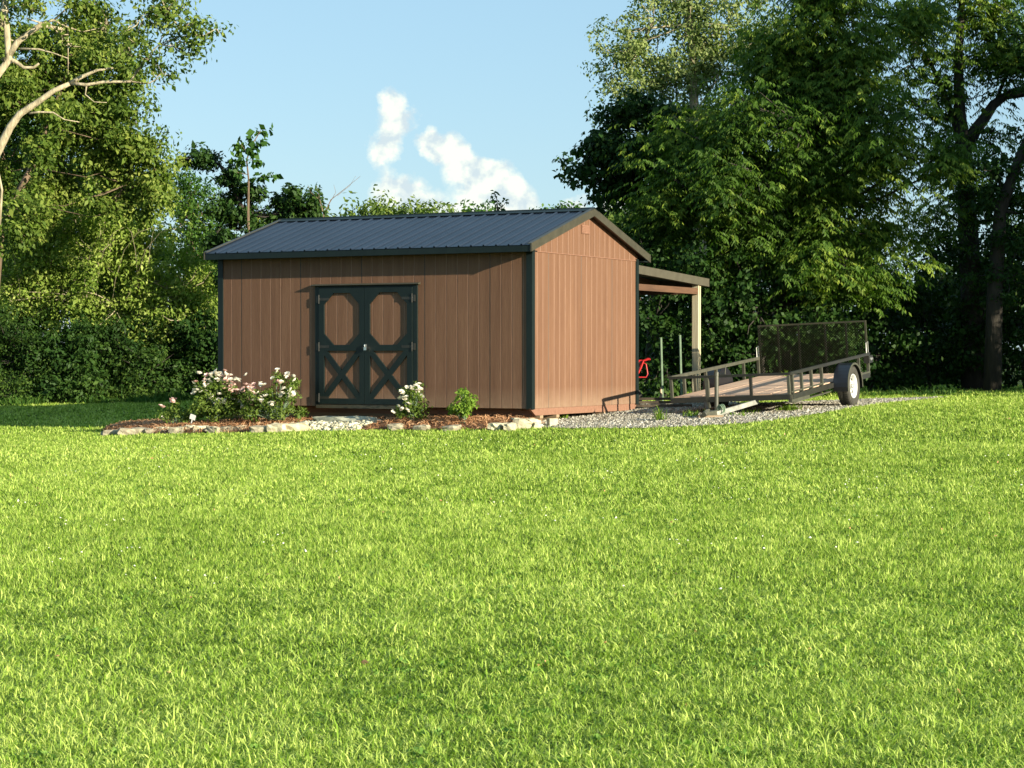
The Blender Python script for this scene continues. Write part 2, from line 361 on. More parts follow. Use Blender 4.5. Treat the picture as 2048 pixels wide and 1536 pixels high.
# ------------------------------------------------------------------ the shed (local x: along the long wall to the right, 0 at the near corner; y: into depth; z: 0 at the foot of the siding)
def build_shed():
    root = empty('storage_shed', (X0, Y0, .64), -ALPHA)
    tag(root, 'brown wooden storage shed with dark metal roof, double doors and an open lean-to', 'shed')
    H = 2.56; RT = lambda y: 2.69 + .30*min(y, L2-y)      # roof top surface height
    def grooved(length, ztop, z0=0.0, start=.10):
        xs = [0.0]; g = start; prof = [(0.0, 0.0)]
        while g < length-.02:
            prof += [(g-.007, 0), (g-.0065, .003), (g+.004, .003), (g+.007, 0)]; g += .2032
        prof.append((length, 0)); return prof
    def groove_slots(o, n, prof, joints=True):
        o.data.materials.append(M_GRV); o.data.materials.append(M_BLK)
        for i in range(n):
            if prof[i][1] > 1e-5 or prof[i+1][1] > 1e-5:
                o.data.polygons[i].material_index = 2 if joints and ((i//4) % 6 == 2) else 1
    def wall(name, length, ztop, place, z0=0.0, thick=.07, start=.10):
        prof = grooved(length, ztop, z0, start); mb = MB()
        extra = sorted(set([p[0] for p in prof]))
        for (a, b) in zip(prof[:-1], prof[1:]):
            mb.add([place(a[0], a[1], z0), place(b[0], b[1], z0), place(b[0], b[1], ztop(b[0])), place(a[0], a[1], ztop(a[0]))], [(0,1,2,3)])
        # core behind the skin, closed
        n = 12; tops = [length*i/n for i in range(n+1)]
        if abs(ztop(0)-ztop(length/2)) < .01: tops = [0, length]
        for (a, b) in zip(tops[:-1], tops[1:]):
            vs = [place(x, d, z) for x in (a, b) for d in (.013, thick) for z in (z0, ztop(x))]
            mb.add(vs, [(0,1,5,4),(2,3,7,6),(1,3,7,5),(0,2,6,4),(0,1,3,2),(4,5,7,6)])
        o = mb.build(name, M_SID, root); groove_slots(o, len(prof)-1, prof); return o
    # place functions: (along, inward, z) -> local
    wall('front_wall', L1, lambda x: H, lambda x, d, z: (-L1+x, d, z), start=.06)
    gt = lambda y: H if False else 2.545
    wall('end_wall', L2-.07, lambda x: 2.545, lambda x, d, z: (-d, .07+x, z), start=.13)
    # gable triangle, 4 mm proud, overlapping like a lapped sheet
    mb = MB(); zt = lambda y: RT(y) - .075
    prof = grooved(L2, None)
    pts = sorted(set([p for p in prof] + [(L2/2+1e-4, 0)]))
    for (a, b) in zip(pts[:-1], pts[1:]):
        mb.add([(.006-a[1], a[0], 2.53), (.006-b[1], b[0], 2.53), (.006-b[1], b[0], zt(b[0])), (.006-a[1], a[0], zt(a[0]))], [(0,1,2,3)])
    mb.add([(.006,0,2.53),(.006,L2,2.53),(-.08,L2,2.53),(-.08,0,2.53)], [(0,1,2,3)])
    mb.prism([(0.005,2.535),(L2-.005,2.535),(L2-.005,zt(L2)),(L2/2,zt(L2/2)),(0.005,zt(0))], 'x', -.08, -.009)
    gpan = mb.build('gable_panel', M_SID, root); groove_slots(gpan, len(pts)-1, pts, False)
    wall('rear_wall', L1, lambda x: H, lambda x, d, z: (-L1+x, L2-d, z))
    mb = MB(); mb.prism([(.07,0),(L2-.07,0),(L2-.07,H),(L2/2,zt(L2/2)),(.07,H)], 'x', -L1, -L1+.07); mb.build('end_wall', M_SID, root)
    mb = MB(); mb.box(-L1+.07, -.071, .071, L2-.071, -.02, .03); mb.build('floor', M_LUMB, root)
    # corner boards (L shaped)
    def corner(x, y, sx, sy):
        mb = MB(); w = .085; t = .02
        xa, xb = sorted((x+sx*t, x-sx*w)); ya, yb = sorted((y, y+sy*t))
        mb.box(xa, xb, ya, yb, -.015, 2.56)
        xa, xb = sorted((x, x+sx*t)); ya, yb = sorted((y, y-sy*w))
        mb.box(xa, xb, ya, yb, -.015, 2.56); mb.build('corner_trim', M_TRIM, root)
    corner(0, 0, 1, -1); corner(0, L2, 1, 1); corner(-L1, 0, -1, -1); corner(-L1, L2, -1, 1)
    # flashing line under gable
    mb = MB(); mb.box(.0065, .014, .0, L2, 2.522, 2.534); mb.build('flashing', M_BRN, root)
    # rim boards, skids
    mb = MB(); mb.prism([(-.03,-.003),(L2,-.003),(L2-.12,-.115),(.16,-.115)], 'x', -.05, -.008); mb.build('rim_board', M_BRN, root)
    mb = MB(); mb.prism([(-.03,-.003),(L2,-.003),(L2-.12,-.115),(.16,-.115)], 'x', -L1+.01, -L1+.05); mb.build('rim_board', M_BRN, root)
    mb = MB(); mb.box(-L1+.051, -.051, .26, .30, -.12, -.021); mb.box(-L1+.051, -.051, L2-.07, L2-.03, -.12, -.021); mb.build('rim_board', M_BRN, root)
    mb = MB(); mb.box(-L1+.04, -.3, .31, .33, -.6, -.12); mb.build('skirt_board', M_BRN, root)
    for y in (.36, .95, 2.72, 3.42):
        mb = MB()
        prof = [(.0,-.117),(-L1+.0,-.117),(-L1+.0,-.16),(-L1+.05,-.215),(-L1+.14,-.25),(-L1+.3,-.26),(-.3,-.26),(-.14,-.25),(-.05,-.215),(.0,-.16)]
        mb.prism([(a, b) for a, b in prof], 'y', y-.055, y+.055)
        sk = mb.build('skid', M_SKID, root)
    # roof: ribbed sheets
    def sheet(name, y0, y1, x0, x1, zf, pitch=.2286, parent=root, m=M_ROOF):
        prof = []; x = x0; 
        while x < x1-.03:
            prof += [(x, .0), (x+.012, .021), (x+.030, .021), (x+.042, .0)]; 
            for q in (.085,.145): prof += [(x+q,.0),(x+q+.006,.0035),(x+q+.016,.0035),(x+q+.022,.0)]
            x += pitch
        prof = [p for p in prof if p[0] <= x1] + [(x1, 0)]
        mb = MB(); 
        for (a, b) in zip(prof[:-1], prof[1:]):
            mb.add([(a[0],y0,zf(y0)+a[1]), (b[0],y0,zf(y0)+b[1]), (b[0],y1,zf(y1)+b[1]), (a[0],y1,zf(y1)+a[1])], [(0,1,2,3)])
        mb.add([(x0,y0,zf(y0)-.004),(x1,y0,zf(y0)-.004),(x1,y1,zf(y1)-.004),(x0,y1,zf(y1)-.004)], [(3,2,1,0)])
        return mb.build(name, m, parent)
    OH, OE = .13, .25
    lo = lambda y: 2.69+.30*y
    sheet('roof_panel', -OE-.015, L2/2, -L1-OH-.01, OH-.012, lo)
    hi = lambda y: 2.69+.30*(L2-y)
    sheet('roof_panel', L2+OE, L2/2, -L1-OH-.01, OH-.012, hi)
    # roof deck under sheets (soffit)
    mb = MB()
    for s_ in (0, 1):
        f = (lambda y: y) if s_ == 0 else (lambda y: L2-y)
        poly = [(f(-OE+.01), 2.69+.3*(-OE+.01)-.012), (f(L2/2), 2.69+.3*L2/2-.012), (f(L2/2), 2.69+.3*L2/2-.07), (f(-OE+.01), 2.69+.3*(-OE+.01)-.045)]
        mb.prism(poly, 'x', -L1-OH+.012, OH-.012)
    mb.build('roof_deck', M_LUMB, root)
    # eave fascia
    for (ya, yb) in ((-OE-.008, -OE+.010), (L2+OE-.01, L2+OE+.008)):
        mb = MB(); mb.box(-L1-OH, OH-.0145, ya, yb, 2.505, 2.608); mb.build('eave_fascia', M_TRIM, root)
    for yy in (-.0,):
        mb = MB(); mb.box(-L1-OH+.014, OH-.0145, -OE+.011, -.022, 2.512, 2.527); mb.box(-L1-OH+.014, OH-.0145, L2+.022, L2+OE-.011, 2.512, 2.527); mb.build('soffit', M_TRIM, root)
    # rake trims near and far ends
    for x0, x1, m in ((OH-.014, OH+.010, M_RAKE), (-L1-OH-.012, -L1-OH+.010, M_RAKE)):
        for s_ in (0, 1):
            f = (lambda y: y) if s_ == 0 else (lambda y: L2-y)
            e = -OE-.02
            poly = [(f(e), 2.69+.3*e+.018), (f(L2/2+.0), 2.69+.3*L2/2+.018), (f(L2/2+.0), 2.69+.3*L2/2-.105), (f(e), 2.69+.3*e-.105)]
            mb = MB(); mb.prism(poly, 'x', x0, x1)
            xa, xb = (x0-.05, x1) if x0 > 0 else (x0, x1+.05)
            poly = [(f(e), 2.69+.3*e+.030), (f(L2/2), 2.69+.3*L2/2+.030), (f(L2/2), 2.69+.3*L2/2+.0185), (f(e), 2.69+.3*e+.0185)]
            mb.prism(poly, 'x', xa, xb)
            mb.build('rake_trim', m, root)
    # ridge cap
    mb = MB(); zr = 2.69+.3*L2/2
    mb.prism([(L2/2-.15, zr-.045+.026), (L2/2-.012, zr+.026), (L2/2, zr+.045), (L2/2+.012, zr+.026), (L2/2+.15, zr-.045+.026), (L2/2+.15, zr-.05+.026), (L2/2, zr+.018), (L2/2-.15, zr-.05+.026)], 'x', -L1-OH-.02, OH+.014)
    mb.build('ridge_cap', M_TRIM, root)
    # gable vent
    mb = MB(); yv = 1.98
    mb.box(.0065, .022, yv-.17, yv+.13, 2.90, 3.045)
    for k in range(5): mb.box(.022, .030, yv-.155, yv+.115, 2.913+k*.026, 2.926+k*.026)
    mb.build('gable_vent', M_BRN, root)
    # ---------------- doors
    xl, xm, xr = -4.105, -3.115, -2.105; zb, zt2 = -.0+.03, 2.0
    mb = MB(); mb.box(xl-.0, xl+.085, -.030, -.0005, -.0, zt2+.02); mb.build('door_jamb_trim', M_TRIM, root)
    mb = MB(); mb.box(xr-.085, xr, -.030, -.0005, .0, zt2+.02); mb.build('door_jamb_trim', M_TRIM, root)
    mb = MB(); mb.prism([(-.0005,2.06),(-.0005,2.025),(-.075,2.022),(-.085,2.032),(-.080,2.045)], 'x', xl-.05, xr+.05); mb.build('drip_cap', M_RAKE, root)
    mb = MB(); mb.box(xl+.0855, xr-.0855, -.022, -.0005, zt2-.012, zt2+.0245); mb.build('door_head_trim', M_TRIM, root)
    mb = MB(); mb.box(xl+.03, xr-.03, -.055, -.001, -.035, .020); mb.build('threshold', M_RAKE, root)
    def door(x0, x1, hinge_left):
        y1 = -.012; d = MB()
        # leaf: grooved panel
        prof = [(x0, 0)]; g = x0 + .14
        while g < x1-.05:
            prof += [(g-.007,0),(g-.0065,.003),(g+.004,.003),(g+.007,0)]; g += .2032
        prof.append((x1, 0)); za, zb2 = .035, zt2-.014
        for a, b in zip(prof[:-1], prof[1:]):
            d.add([(a[0],-.014+a[1],za),(b[0],-.014+b[1],za),(b[0],-.014+b[1],zb2),(a[0],-.014+a[1],zb2)], [(0,1,2,3)])
        d.box(x0, x1, -.0035, -.0008, za, zb2)
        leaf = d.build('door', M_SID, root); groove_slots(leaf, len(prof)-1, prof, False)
        f = MB(); ya, yb = -.046, -.0142
        w = .098
        f.box(x0, x0+w, ya, yb, za, zb2); f.box(x1-w, x1, ya, yb, za, zb2)
        f.box(x0+w, x1-w, ya, yb, zb2-.085, zb2); f.box(x0+w, x1-w, ya, yb, .93, 1.03); f.box(x0+w, x1-w, ya, yb, za, za+.095)
        # corner gussets making the octagon
        c = .19; X0_, X1_ = x0+w, x1-w; ZT, ZB = zb2-.085, 1.03
        for (cx, cz, sx, sz) in ((X0_,ZT,1,-1),(X1_,ZT,-1,-1),(X0_,ZB,1,1),(X1_,ZB,-1,1)):
            f.prism([(cx,cz),(cx+sx*c,cz),(cx,cz+sz*c)], 'y', ya+.0005, yb)
        f.build('door_frame', M_TRIM, leaf)
        b = MB(); A = Vector((X0_, -.029, za+.095)); B = Vector((X1_, -.029, .93)); C_ = Vector((X0_, -.029, .93)); D_ = Vector((X1_, -.029, za+.095))
        def diag(P, Q, off):
            dv = (Q-P).normalized(); nn = Vector((-dv.z, 0, dv.x))*.047
            # clip to the rectangle: hexagon
            r = (X0_, X1_, za+.095, .93)
            def line(s_):
                o = P + nn*s_; pts = []
                for (ax, val) in ((0, r[0]), (0, r[1]), (2, r[2]), (2, r[3])):
                    t = (val-o[ax])/dv[ax]; p = o+dv*t
                    if r[0]-1e-6 <= p.x <= r[1]+1e-6 and r[2]-1e-6 <= p.z <= r[3]+1e-6: pts.append((t, p))
                pts.sort(key=lambda q: q[0]); return pts[0][1], pts[-1][1]
            a1, a2 = line(1); b1, b2 = line(-1)
            b.prism([(P.x,P.z),(a1.x,a1.z),(a2.x,a2.z),(Q.x,Q.z),(b2.x,b2.z),(b1.x,b1.z)], 'y', -.045+off, -.0142)
        diag(A, B, 0); diag(C_, D_, .002)
        b.build('cross_brace', M_TRIM, leaf)
        hx = x0 if hinge_left else x1; s = 1 if hinge_left else -1
        for hz in (1.80, 1.0, .14):
            h = MB()
            h.tube([(hx, -.052, hz-.075), (hx, -.052, hz+.075)], .009, 8)
            h.box(min(hx, hx+s*.20), max(hx, hx+s*.20), -.050, -.0465, hz-.022, hz+.022)
            h.box(min(hx, hx-s*.055), max(hx, hx-s*.055), -.050, -.0465+.016, hz-.055, hz+.055)
            h.build('hinge', M_BLK, leaf)
        return leaf
    door(xl+.088, xm-.003, True)
    d2 = door(xm+.003, xr-.088, False)
    h = MB(); h.box(xm-.05, xm+.11, -.052, -.0465, .965, 1.0); h.build('hasp', M_BLK, d2)
    h = MB(); h.tube([(xm+.03,-.085,.99),(xm+.03,-.085,1.03),(xm+.055,-.085,1.04),(xm+.055,-.085,.99)], .005, 6); h.box(xm+.018, xm+.068, -.10, -.068, .94, .992); h.tube([(xm+.02,-.07,1.02),(xm+.02,-.05,1.02)], .02, 10)
    h.build('padlock', M_CHROME, d2)
    # ---------------- lean-to
    ya, yb = L2+.02, 7.44
    zl = lambda y: 2.44 + (y-L2)*(2.30-2.44)/(7.44-L2)
    sheet('lean_to_roof', ya, yb, -L1+.05, -.03, zl)
    mb = MB(); poly = [(ya, zl(ya)+.022), (yb+.02, zl(yb)+.022), (yb+.02, zl(yb)-.13), (ya, zl(ya)-.13)]; mb.prism(poly, 'x', -.028, -.003); mb.build('lean_to_fascia', M_LRAKE, root)
    mb = MB(); mb.box(-L1+.03, -.029, yb+.002, yb+.02, zl(yb)-.13, zl(yb)+.02); mb.build('lean_to_fascia', M_LRAKE, root)
    for k in range(7):
        x = -.10 - k*.96
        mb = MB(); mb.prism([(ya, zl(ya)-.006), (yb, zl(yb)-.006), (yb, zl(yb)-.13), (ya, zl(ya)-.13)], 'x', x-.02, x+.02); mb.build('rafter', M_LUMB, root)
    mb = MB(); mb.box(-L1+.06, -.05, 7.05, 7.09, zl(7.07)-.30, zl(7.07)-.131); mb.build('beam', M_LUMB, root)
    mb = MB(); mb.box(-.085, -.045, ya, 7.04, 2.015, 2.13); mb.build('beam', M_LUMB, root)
    for x in (-.165, -L1+.2):
        w = sw(x, 7.1); gzv = g1(w.x, w.y)-.64
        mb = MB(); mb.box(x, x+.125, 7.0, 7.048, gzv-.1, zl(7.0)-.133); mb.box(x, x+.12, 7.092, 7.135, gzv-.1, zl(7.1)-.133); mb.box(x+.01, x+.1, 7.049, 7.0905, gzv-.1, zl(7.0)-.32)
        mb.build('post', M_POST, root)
    return root
SHED = build_shed()

# ------------------------------------------------------------------ the utility trailer
def build_trailer():
    A = Vector((2.64, 34.85, EYE-.385)); B = Vector((4.51, 33.90, EYE-.305)); C = Vector((6.46, 37.73, EYE+.02))
    ex = (B-A).normalized(); ey = (C-B); ey = (ey - ex*ey.dot(ex)).normalized(); ez = ex.cross(ey)
    Wd = (B-A).length; Ln = (C-B).length
    R = Matrix((ex, ey, ez)).transposed(); base = A - ez*.44
    root = empty('utility_trailer'); root.matrix_world = Matrix.Translation(base) @ R.to_4x4()
    tag(root, 'black open utility trailer with wooden deck, rail sides and raised mesh ramp gate', 'trailer')
    Ri = R.transposed()
    loc = lambda w: Ri @ (Vector(w)-base)      # world -> local
    zt = .44
    def bar(name, p, q, w, h, m=M_BLK, up=(0,0,1)):
        mb = MB(); mb.bar(p, q, w, h, up); return mb.build(name, m, root)
    # lower frame: angle iron
    mb = MB()
    for (p, q, n_) in (((0,0,.06),(Wd,0,.06),0), ((0,Ln,.06),(Wd,Ln,.06),0), ((0,0.031,.06),(0,Ln-.031,.06),1), ((Wd,0.031,.06),(Wd,Ln-.031,.06),1)):
        mb.bar(p, q, .06, .085)
    for k in range(1, 7):
        y = Ln*k/7; mb.box(.032, Wd-.032, y-.02, y+.02, .02, .07)
    mb.build('frame', M_BLK, root)
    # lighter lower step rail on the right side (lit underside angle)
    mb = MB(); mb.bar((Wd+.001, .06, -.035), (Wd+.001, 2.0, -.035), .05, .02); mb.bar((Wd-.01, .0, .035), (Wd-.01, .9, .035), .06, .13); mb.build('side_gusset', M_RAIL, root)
    # deck boards
    n = 12; bw = (Wd-.08)/n
    for k in range(n):
        mb = MB(); x0 = .04+k*bw; mb.box(x0+.003, x0+bw-.003, .035, Ln-.035, .075+random.uniform(0,.004), .112+random.uniform(0,.006)); 
        o = mb.build('deck_board', M_DECK, root)
    # rails
    bar('front_rail', (-.02,0,zt), (Wd+.02,0,zt), .05, .04)
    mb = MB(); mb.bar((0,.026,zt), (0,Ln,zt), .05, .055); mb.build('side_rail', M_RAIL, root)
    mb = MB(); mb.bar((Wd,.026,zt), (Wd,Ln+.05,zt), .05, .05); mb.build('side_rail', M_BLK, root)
    mb = MB(); mb.bar((Wd+.0,.03,.14), (Wd+.0,1.75,.14), .03, .02); mb.build('lower_rail', M_RAIL, root)
    ps = lambda x, y, m: MB().box(x-.022, x+.022, y-.025, y+.025, .1, zt-.026).build('rail_post', m, root)
    for x in (.02, Wd*.68, Wd-.02): ps(x, -.0, M_BLK if x > .1 and x < Wd-.1 else M_RAIL)
    MB().box(Wd*.315-.03, Wd*.315+.03, -.03, .024, -.08, zt-.026).build('rail_post', M_RAIL, root)
    for y in (.62, 1.12, 1.62, 2.12, 3.5, Ln-.03): ps(0, y, M_RAIL)
    for y in (.12, .58, 1.08, 1.62, 3.72, Ln-.03): ps(Wd, y, M_RAIL)
    # rear lower extension right
    bar('rear_side_bar', (Wd,3.2,.1), (Wd,Ln,.1), .05, .06, M_RAIL)
    # ramp gate
    g = empty('ramp_gate', (0,0,0)); g.parent = root; gy = Ln+.03; gt = 1.02
    mb = MB(); 
    for x in (.03, Wd*.19, Wd*.38, Wd*.62, Wd*.81, Wd-.03): mb.box(x-.017, x+.017, gy-.015, gy+.015, .10, gt)
    mb.box(.013, Wd-.013, gy-.017, gy+.017, gt, gt+.03); mb.box(.013, Wd-.013, gy-.016, gy+.016, .07, .10)
    mb.build('gate_frame', M_BLK2, g)
    # expanded metal: real strands
    V = []; Fc = []; cw, ch = .050, .024; t = .0075
    nx = int((Wd-.06)/cw); nz = int((gt-.1)/ch)
    for i in range(nx):
        for j in range(nz):
            x = .03+i*cw; z = .1+j*ch
            pts = [((x, z), (x+cw/2, z+ch)), ((x+cw/2, z+ch), (x+cw, z))] if j % 2 == 0 else [((x, z+ch), (x+cw/2, z)), ((x+cw/2, z), (x+cw, z+ch))]
            for (p, q) in pts:
                b = len(V); V += [(p[0], gy-.024, p[1]-t), (q[0], gy-.024, q[1]-t), (q[0], gy-.020, q[1]+t), (p[0], gy-.020, p[1]+t)]; Fc.append((b,b+1,b+2,b+3))
    me = npmesh('mesh_panel', np.array(V), [np.array(Fc)], M_MESH); link('mesh_panel', me, g)
    for x in (.0, Wd):
        mb = MB(); mb.tube([(x-.02,gy-.06,zt+.02),(x-.02,gy-.06,zt+.2),(x-.02,gy+.05,zt+.22),(x-.02,gy+.05,zt+.02)], .009, 6); mb.build('gate_latch', M_GALV, root)
    # coil/bracket and tail light at rear right corner
    mb = MB(); mb.box(Wd-.05, Wd+.05, Ln-.12, Ln+.12, zt-.16, zt-.03); mb.build('corner_bracket', M_BLK, root)
    mb = MB()
    mb.tube([(Wd+.052,Ln-.04,zt-.09),(Wd+.068,Ln-.04,zt-.09)], .028, 10); mb.build('marker_light', M_GALV, root)
    mb = MB(); mb.tube([(Wd+.052,Ln+.05,zt-.09),(Wd+.068,Ln+.05,zt-.09)], .022, 10); mb.build('marker_light', M_GALV, root)
    # fenders and wheels
    wy = 2.74; wr = .352
    wc_r = loc((5.83, 36.15, g1(5.83, 36.15)+wr-.012)); wy = wc_r.y; wz = wc_r.z
    for side in (1, -1):
        xc = (Wd + .155) if side > 0 else -.155
        zc = wz
        # fender: arc sheet with thickness, outer lip
        mb = MB(); r0 = wr+.055; n = 18; xin = xc-side*.13; xout = xc+side*.125
        angs = [math.radians(-8+196*k/n) for k in range(n+1)]
        pr = [(wy+math.cos(a)*r0*1.06, zc+math.sin(a)*r0) for a in angs]; pi = [(wy+math.cos(a)*(r0-.006)*1.06, zc+math.sin(a)*(r0-.006)) for a in angs]
        for k in range(n):
            mb.add([(xin,*pr[k]),(xin,*pr[k+1]),(xout,*pr[k+1]),(xout,*pr[k]),(xin,*pi[k]),(xin,*pi[k+1]),(xout,*pi[k+1]),(xout,*pi[k])], [(0,1,2,3),(7,6,5,4),(0,4,5,1),(3,2,6,7)])
        fo = mb.build('fender', M_FEND, root, smooth=False)
        mb = MB(); po = pr; ps2 = [(wy+math.cos(a)*(r0-.035)*1.06, zc+math.sin(a)*(r0-.035)) for a in angs]
        for k in range(n):
            xa, xb = xout, xout+side*.006
            mb.add([(xa,*po[k]),(xa,*po[k+1]),(xb,*po[k+1]),(xb,*po[k]),(xa,*ps2[k]),(xa,*ps2[k+1]),(xb,*ps2[k+1]),(xb,*ps2[k])], [(0,1,2,3),(7,6,5,4),(2,3,7,6),(0,1,5,4)])
        mb.build('fender_lip', M_RAIL, fo)
        mb = MB(); pb = [(wy+math.cos(a)*r0*1.055, zc+math.sin(a)*(r0-.003)) for a in angs]; mb.prism(pb, 'x', min(xin, xin-side*.006), max(xin, xin-side*.006)); mb.build('fender_back', M_FEND, fo)
        wl = empty('wheel', (xc, wy, wz)); wl.parent = root
        R_ = wr; h = .105
        prof = [(.205,-h*.8),(.235,-h*.98),(.29,-h*1.05),(.33,-h*.95),(.345,-h*.72),(R_,-h*.45),(R_,-.008),(R_-.007,-.006),(R_-.007,.006),(R_,.008),(R_,h*.45),(.345,h*.72),(.33,h*.95),(.29,h*1.05),(.235,h*.98),(.205,h*.8)]
        mb = MB(); mb.lathe(prof, (0,0,0), (side,0,0), 40)
        for k in range(60):
            a = 2*math.pi*k/60
            for s_ in (-1, 1):
                c = Vector((s_*h*.55, math.cos(a)*(R_-.004), math.sin(a)*(R_-.004))); 
                mb.bar(c-Vector((.03,0,0)), c+Vector((.03,0,0)), .018, .012, (0,math.cos(a),math.sin(a)))
        mb.build('tyre', M_TYRE, wl, smooth=False)
        mb = MB()
        prof = [(.212,h*.86),(.207,h*.92),(.190,h*.80),(.182,h*.30),(.172,h*.10),(.150,h*.12),(.120,h*.34),(.085,h*.40),(.070,h*.30),(.050,h*.28),(.0,h*.28),(.0,-h*.1),(.17,-h*.1),(.18,-h*.7),(.207,-h*.86)]
        mb.lathe([(r+1e-4, z) for r, z in prof], (0,0,0), (side,0,0), 32); rim = mb.build('rim', M_RIM, wl, smooth=True)
        for q in range(8):
            a = 2*math.pi*q/8; c = Vector((side*h*.19, math.cos(a)*.138, math.sin(a)*.138))
            mb = MB(); mb.tube([c, c+Vector((side*.016,0,0))], .030, 8); mb.build('slot', M_BLK, rim)
        mb = MB(); mb.tube([(side*h*.2,0,0),(side*h*.75,0,0),(side*h*.85,0,0)], [.038,.036,.02], 14)
        for q in range(5):
            a = 2*math.pi*q/5; c = Vector((side*h*.3, math.cos(a)*.06, math.sin(a)*.06)); mb.tube([c, c+Vector((side*.025,0,0))], .010, 6)
        mb.build('hub', M_GALV, rim)
    mb = MB(); mb.tube([(-.1,wy,wz),(Wd+.1,wy,wz)], .032, 8); mb.box(.1,.16,wy-.35,wy+.35,wz+.03,.04); mb.box(Wd-.16,Wd-.1,wy-.35,wy+.35,wz+.03,.04); mb.build('axle', M_BLK, root)
    # tongue
    cy = -.98; tz = -.11
    tip = Vector((Wd/2+.0, cy, tz))
    mb = MB(); mb.bar((Wd*.72, .05, .0), tip+Vector((.05,.10,0)), .045, .075); mb.build('tongue_bar', M_WHITE2 if False else M_TONG, root)
    mb = MB(); mb.bar((Wd*.28, .05, .0), tip+Vector((-.05,.10,0)), .045, .075); mb.build('tongue_bar', M_BLK, root)
    mb = MB(); mb.prism([(tip.x-.10,cy+.2),(tip.x+.10,cy+.2),(tip.x+.045,cy-.12),(tip.x-.045,cy-.12)], 'z', tz-.03, tz+.062); mb.tube([(tip.x,cy-.22,tz+.03),(tip.x,cy-.08,tz+.05)], [.045,.05], 10); mb.box(tip.x-.015,tip.x+.015,cy-.16,cy+.02,tz+.063,tz+.10); mb.build('coupler', M_RAIL, root, bevel=.006)
    # jack
    dn = Ri @ Vector((0,0,-1)); jb = Vector((tip.x-.02, cy+.38, tz)); jw = base + R @ jb
    gzz = g1(jw.x, jw.y); foot = jb + dn*((jw.z-gzz)-.03)
    mb = MB(); mb.tube([jb-dn*.60, jb+dn*.08], .035, 10); mb.tube([jb+dn*.05, foot], .026, 10); mb.tube([jb-dn*.60, jb-dn*.66], .045, 10); mb.tube([jb-dn*.63+Vector((0,0,0)), jb-dn*.63+Vector((.16,-.03,0)), jb-dn*.76+Vector((.17,-.03,0))], .010, 6)
    mb.build('tongue_jack', M_RAIL, root)
    mb = MB(); 
    for k in range(4):
        a = math.pi/2*k+.78
    mb.tube([foot-dn*0, foot+dn*.02], .10, 4); mb.build('jack_foot', M_RAIL, root)
    # second stand leg with shackle and chains
    sb = Vector((tip.x+.06, cy+.42, tz)); 
    mb = MB(); mb.box(tip.x-.02, tip.x+.05, cy+.30, cy+.36, tz-.28, tz+.02); mb.build('stand_leg', M_BLK, root)
    for s_ in (-1, 1):
        mb = MB(); pts = []
        for k in range(14):
            t_ = k/13; pts.append(Vector((tip.x+s_*.06+s_*.10*t_, cy+.15+.12*t_, tz+.03-.26*math.sin(t_*2.6)+ (.02 if k % 2 else -.015))))
        for p, q in zip(pts[:-1], pts[1:]):
            mb.tube([p, p+(q-p)*.5+Vector((.008,0,.01)), q], .011, 5)
        mb.build('safety_chain', M_RUST, root)
    # coiled wire on the coupler
    mb = MB(); pts = [Vector((tip.x+.12+.05*math.cos(t_), cy+.16, tz+.07+.07*math.sin(t_))) + Vector((0,.004*k,0)) for k, t_ in enumerate(np.linspace(0, 16, 40))]
    mb.tube(pts, .010, 5); mb.build('light_cable', M_GRNP, root)
    return root, base, R, Wd, Ln
M_TONG = noisy('bright_worn_paint', [(.3,(.15,.15,.13)),(.7,(.34,.34,.30))], 8, rough=.4, bs=.05)
TRAILER, TB, TR, TW_, TL_ = build_trailer()

# ------------------------------------------------------------------ things around the shed
def stone_mesh(seed, sx, sy, sz, m):
    r = np.random.default_rng(seed)
    import bmesh
    bm = bmesh.new(); bmesh.ops.create_cube(bm, size=2.0)
    bmesh.ops.subdivide_edges(bm, edges=bm.edges[:], cuts=2, use_grid_fill=True)
    for v in bm.verts:
        p = v.co; q = p.normalized()*1.25; p = p*.62 + q*.38
        p = Vector((p.x*sx, p.y*sy, p.z*sz)); 
        v.co = p + Vector(r.normal(0, .10, 3)*np.array([sx, sy, sz]))
    me = bpy.data.meshes.new('stone'); bm.to_mesh(me); bm.free(); me.materials.append(m); return me
def ordinal(n):
    return {1:'first',2:'second',3:'third',4:'fourth',5:'fifth',6:'sixth',7:'seventh',8:'eighth',9:'ninth',10:'tenth',11:'eleventh',12:'twelfth',13:'thirteenth',14:'fourteenth',15:'fifteenth',16:'sixteenth',17:'seventeenth',18:'eighteenth',19:'nineteenth',20:'twentieth',21:'twenty-first',22:'twenty-second',23:'twenty-third'}[n]
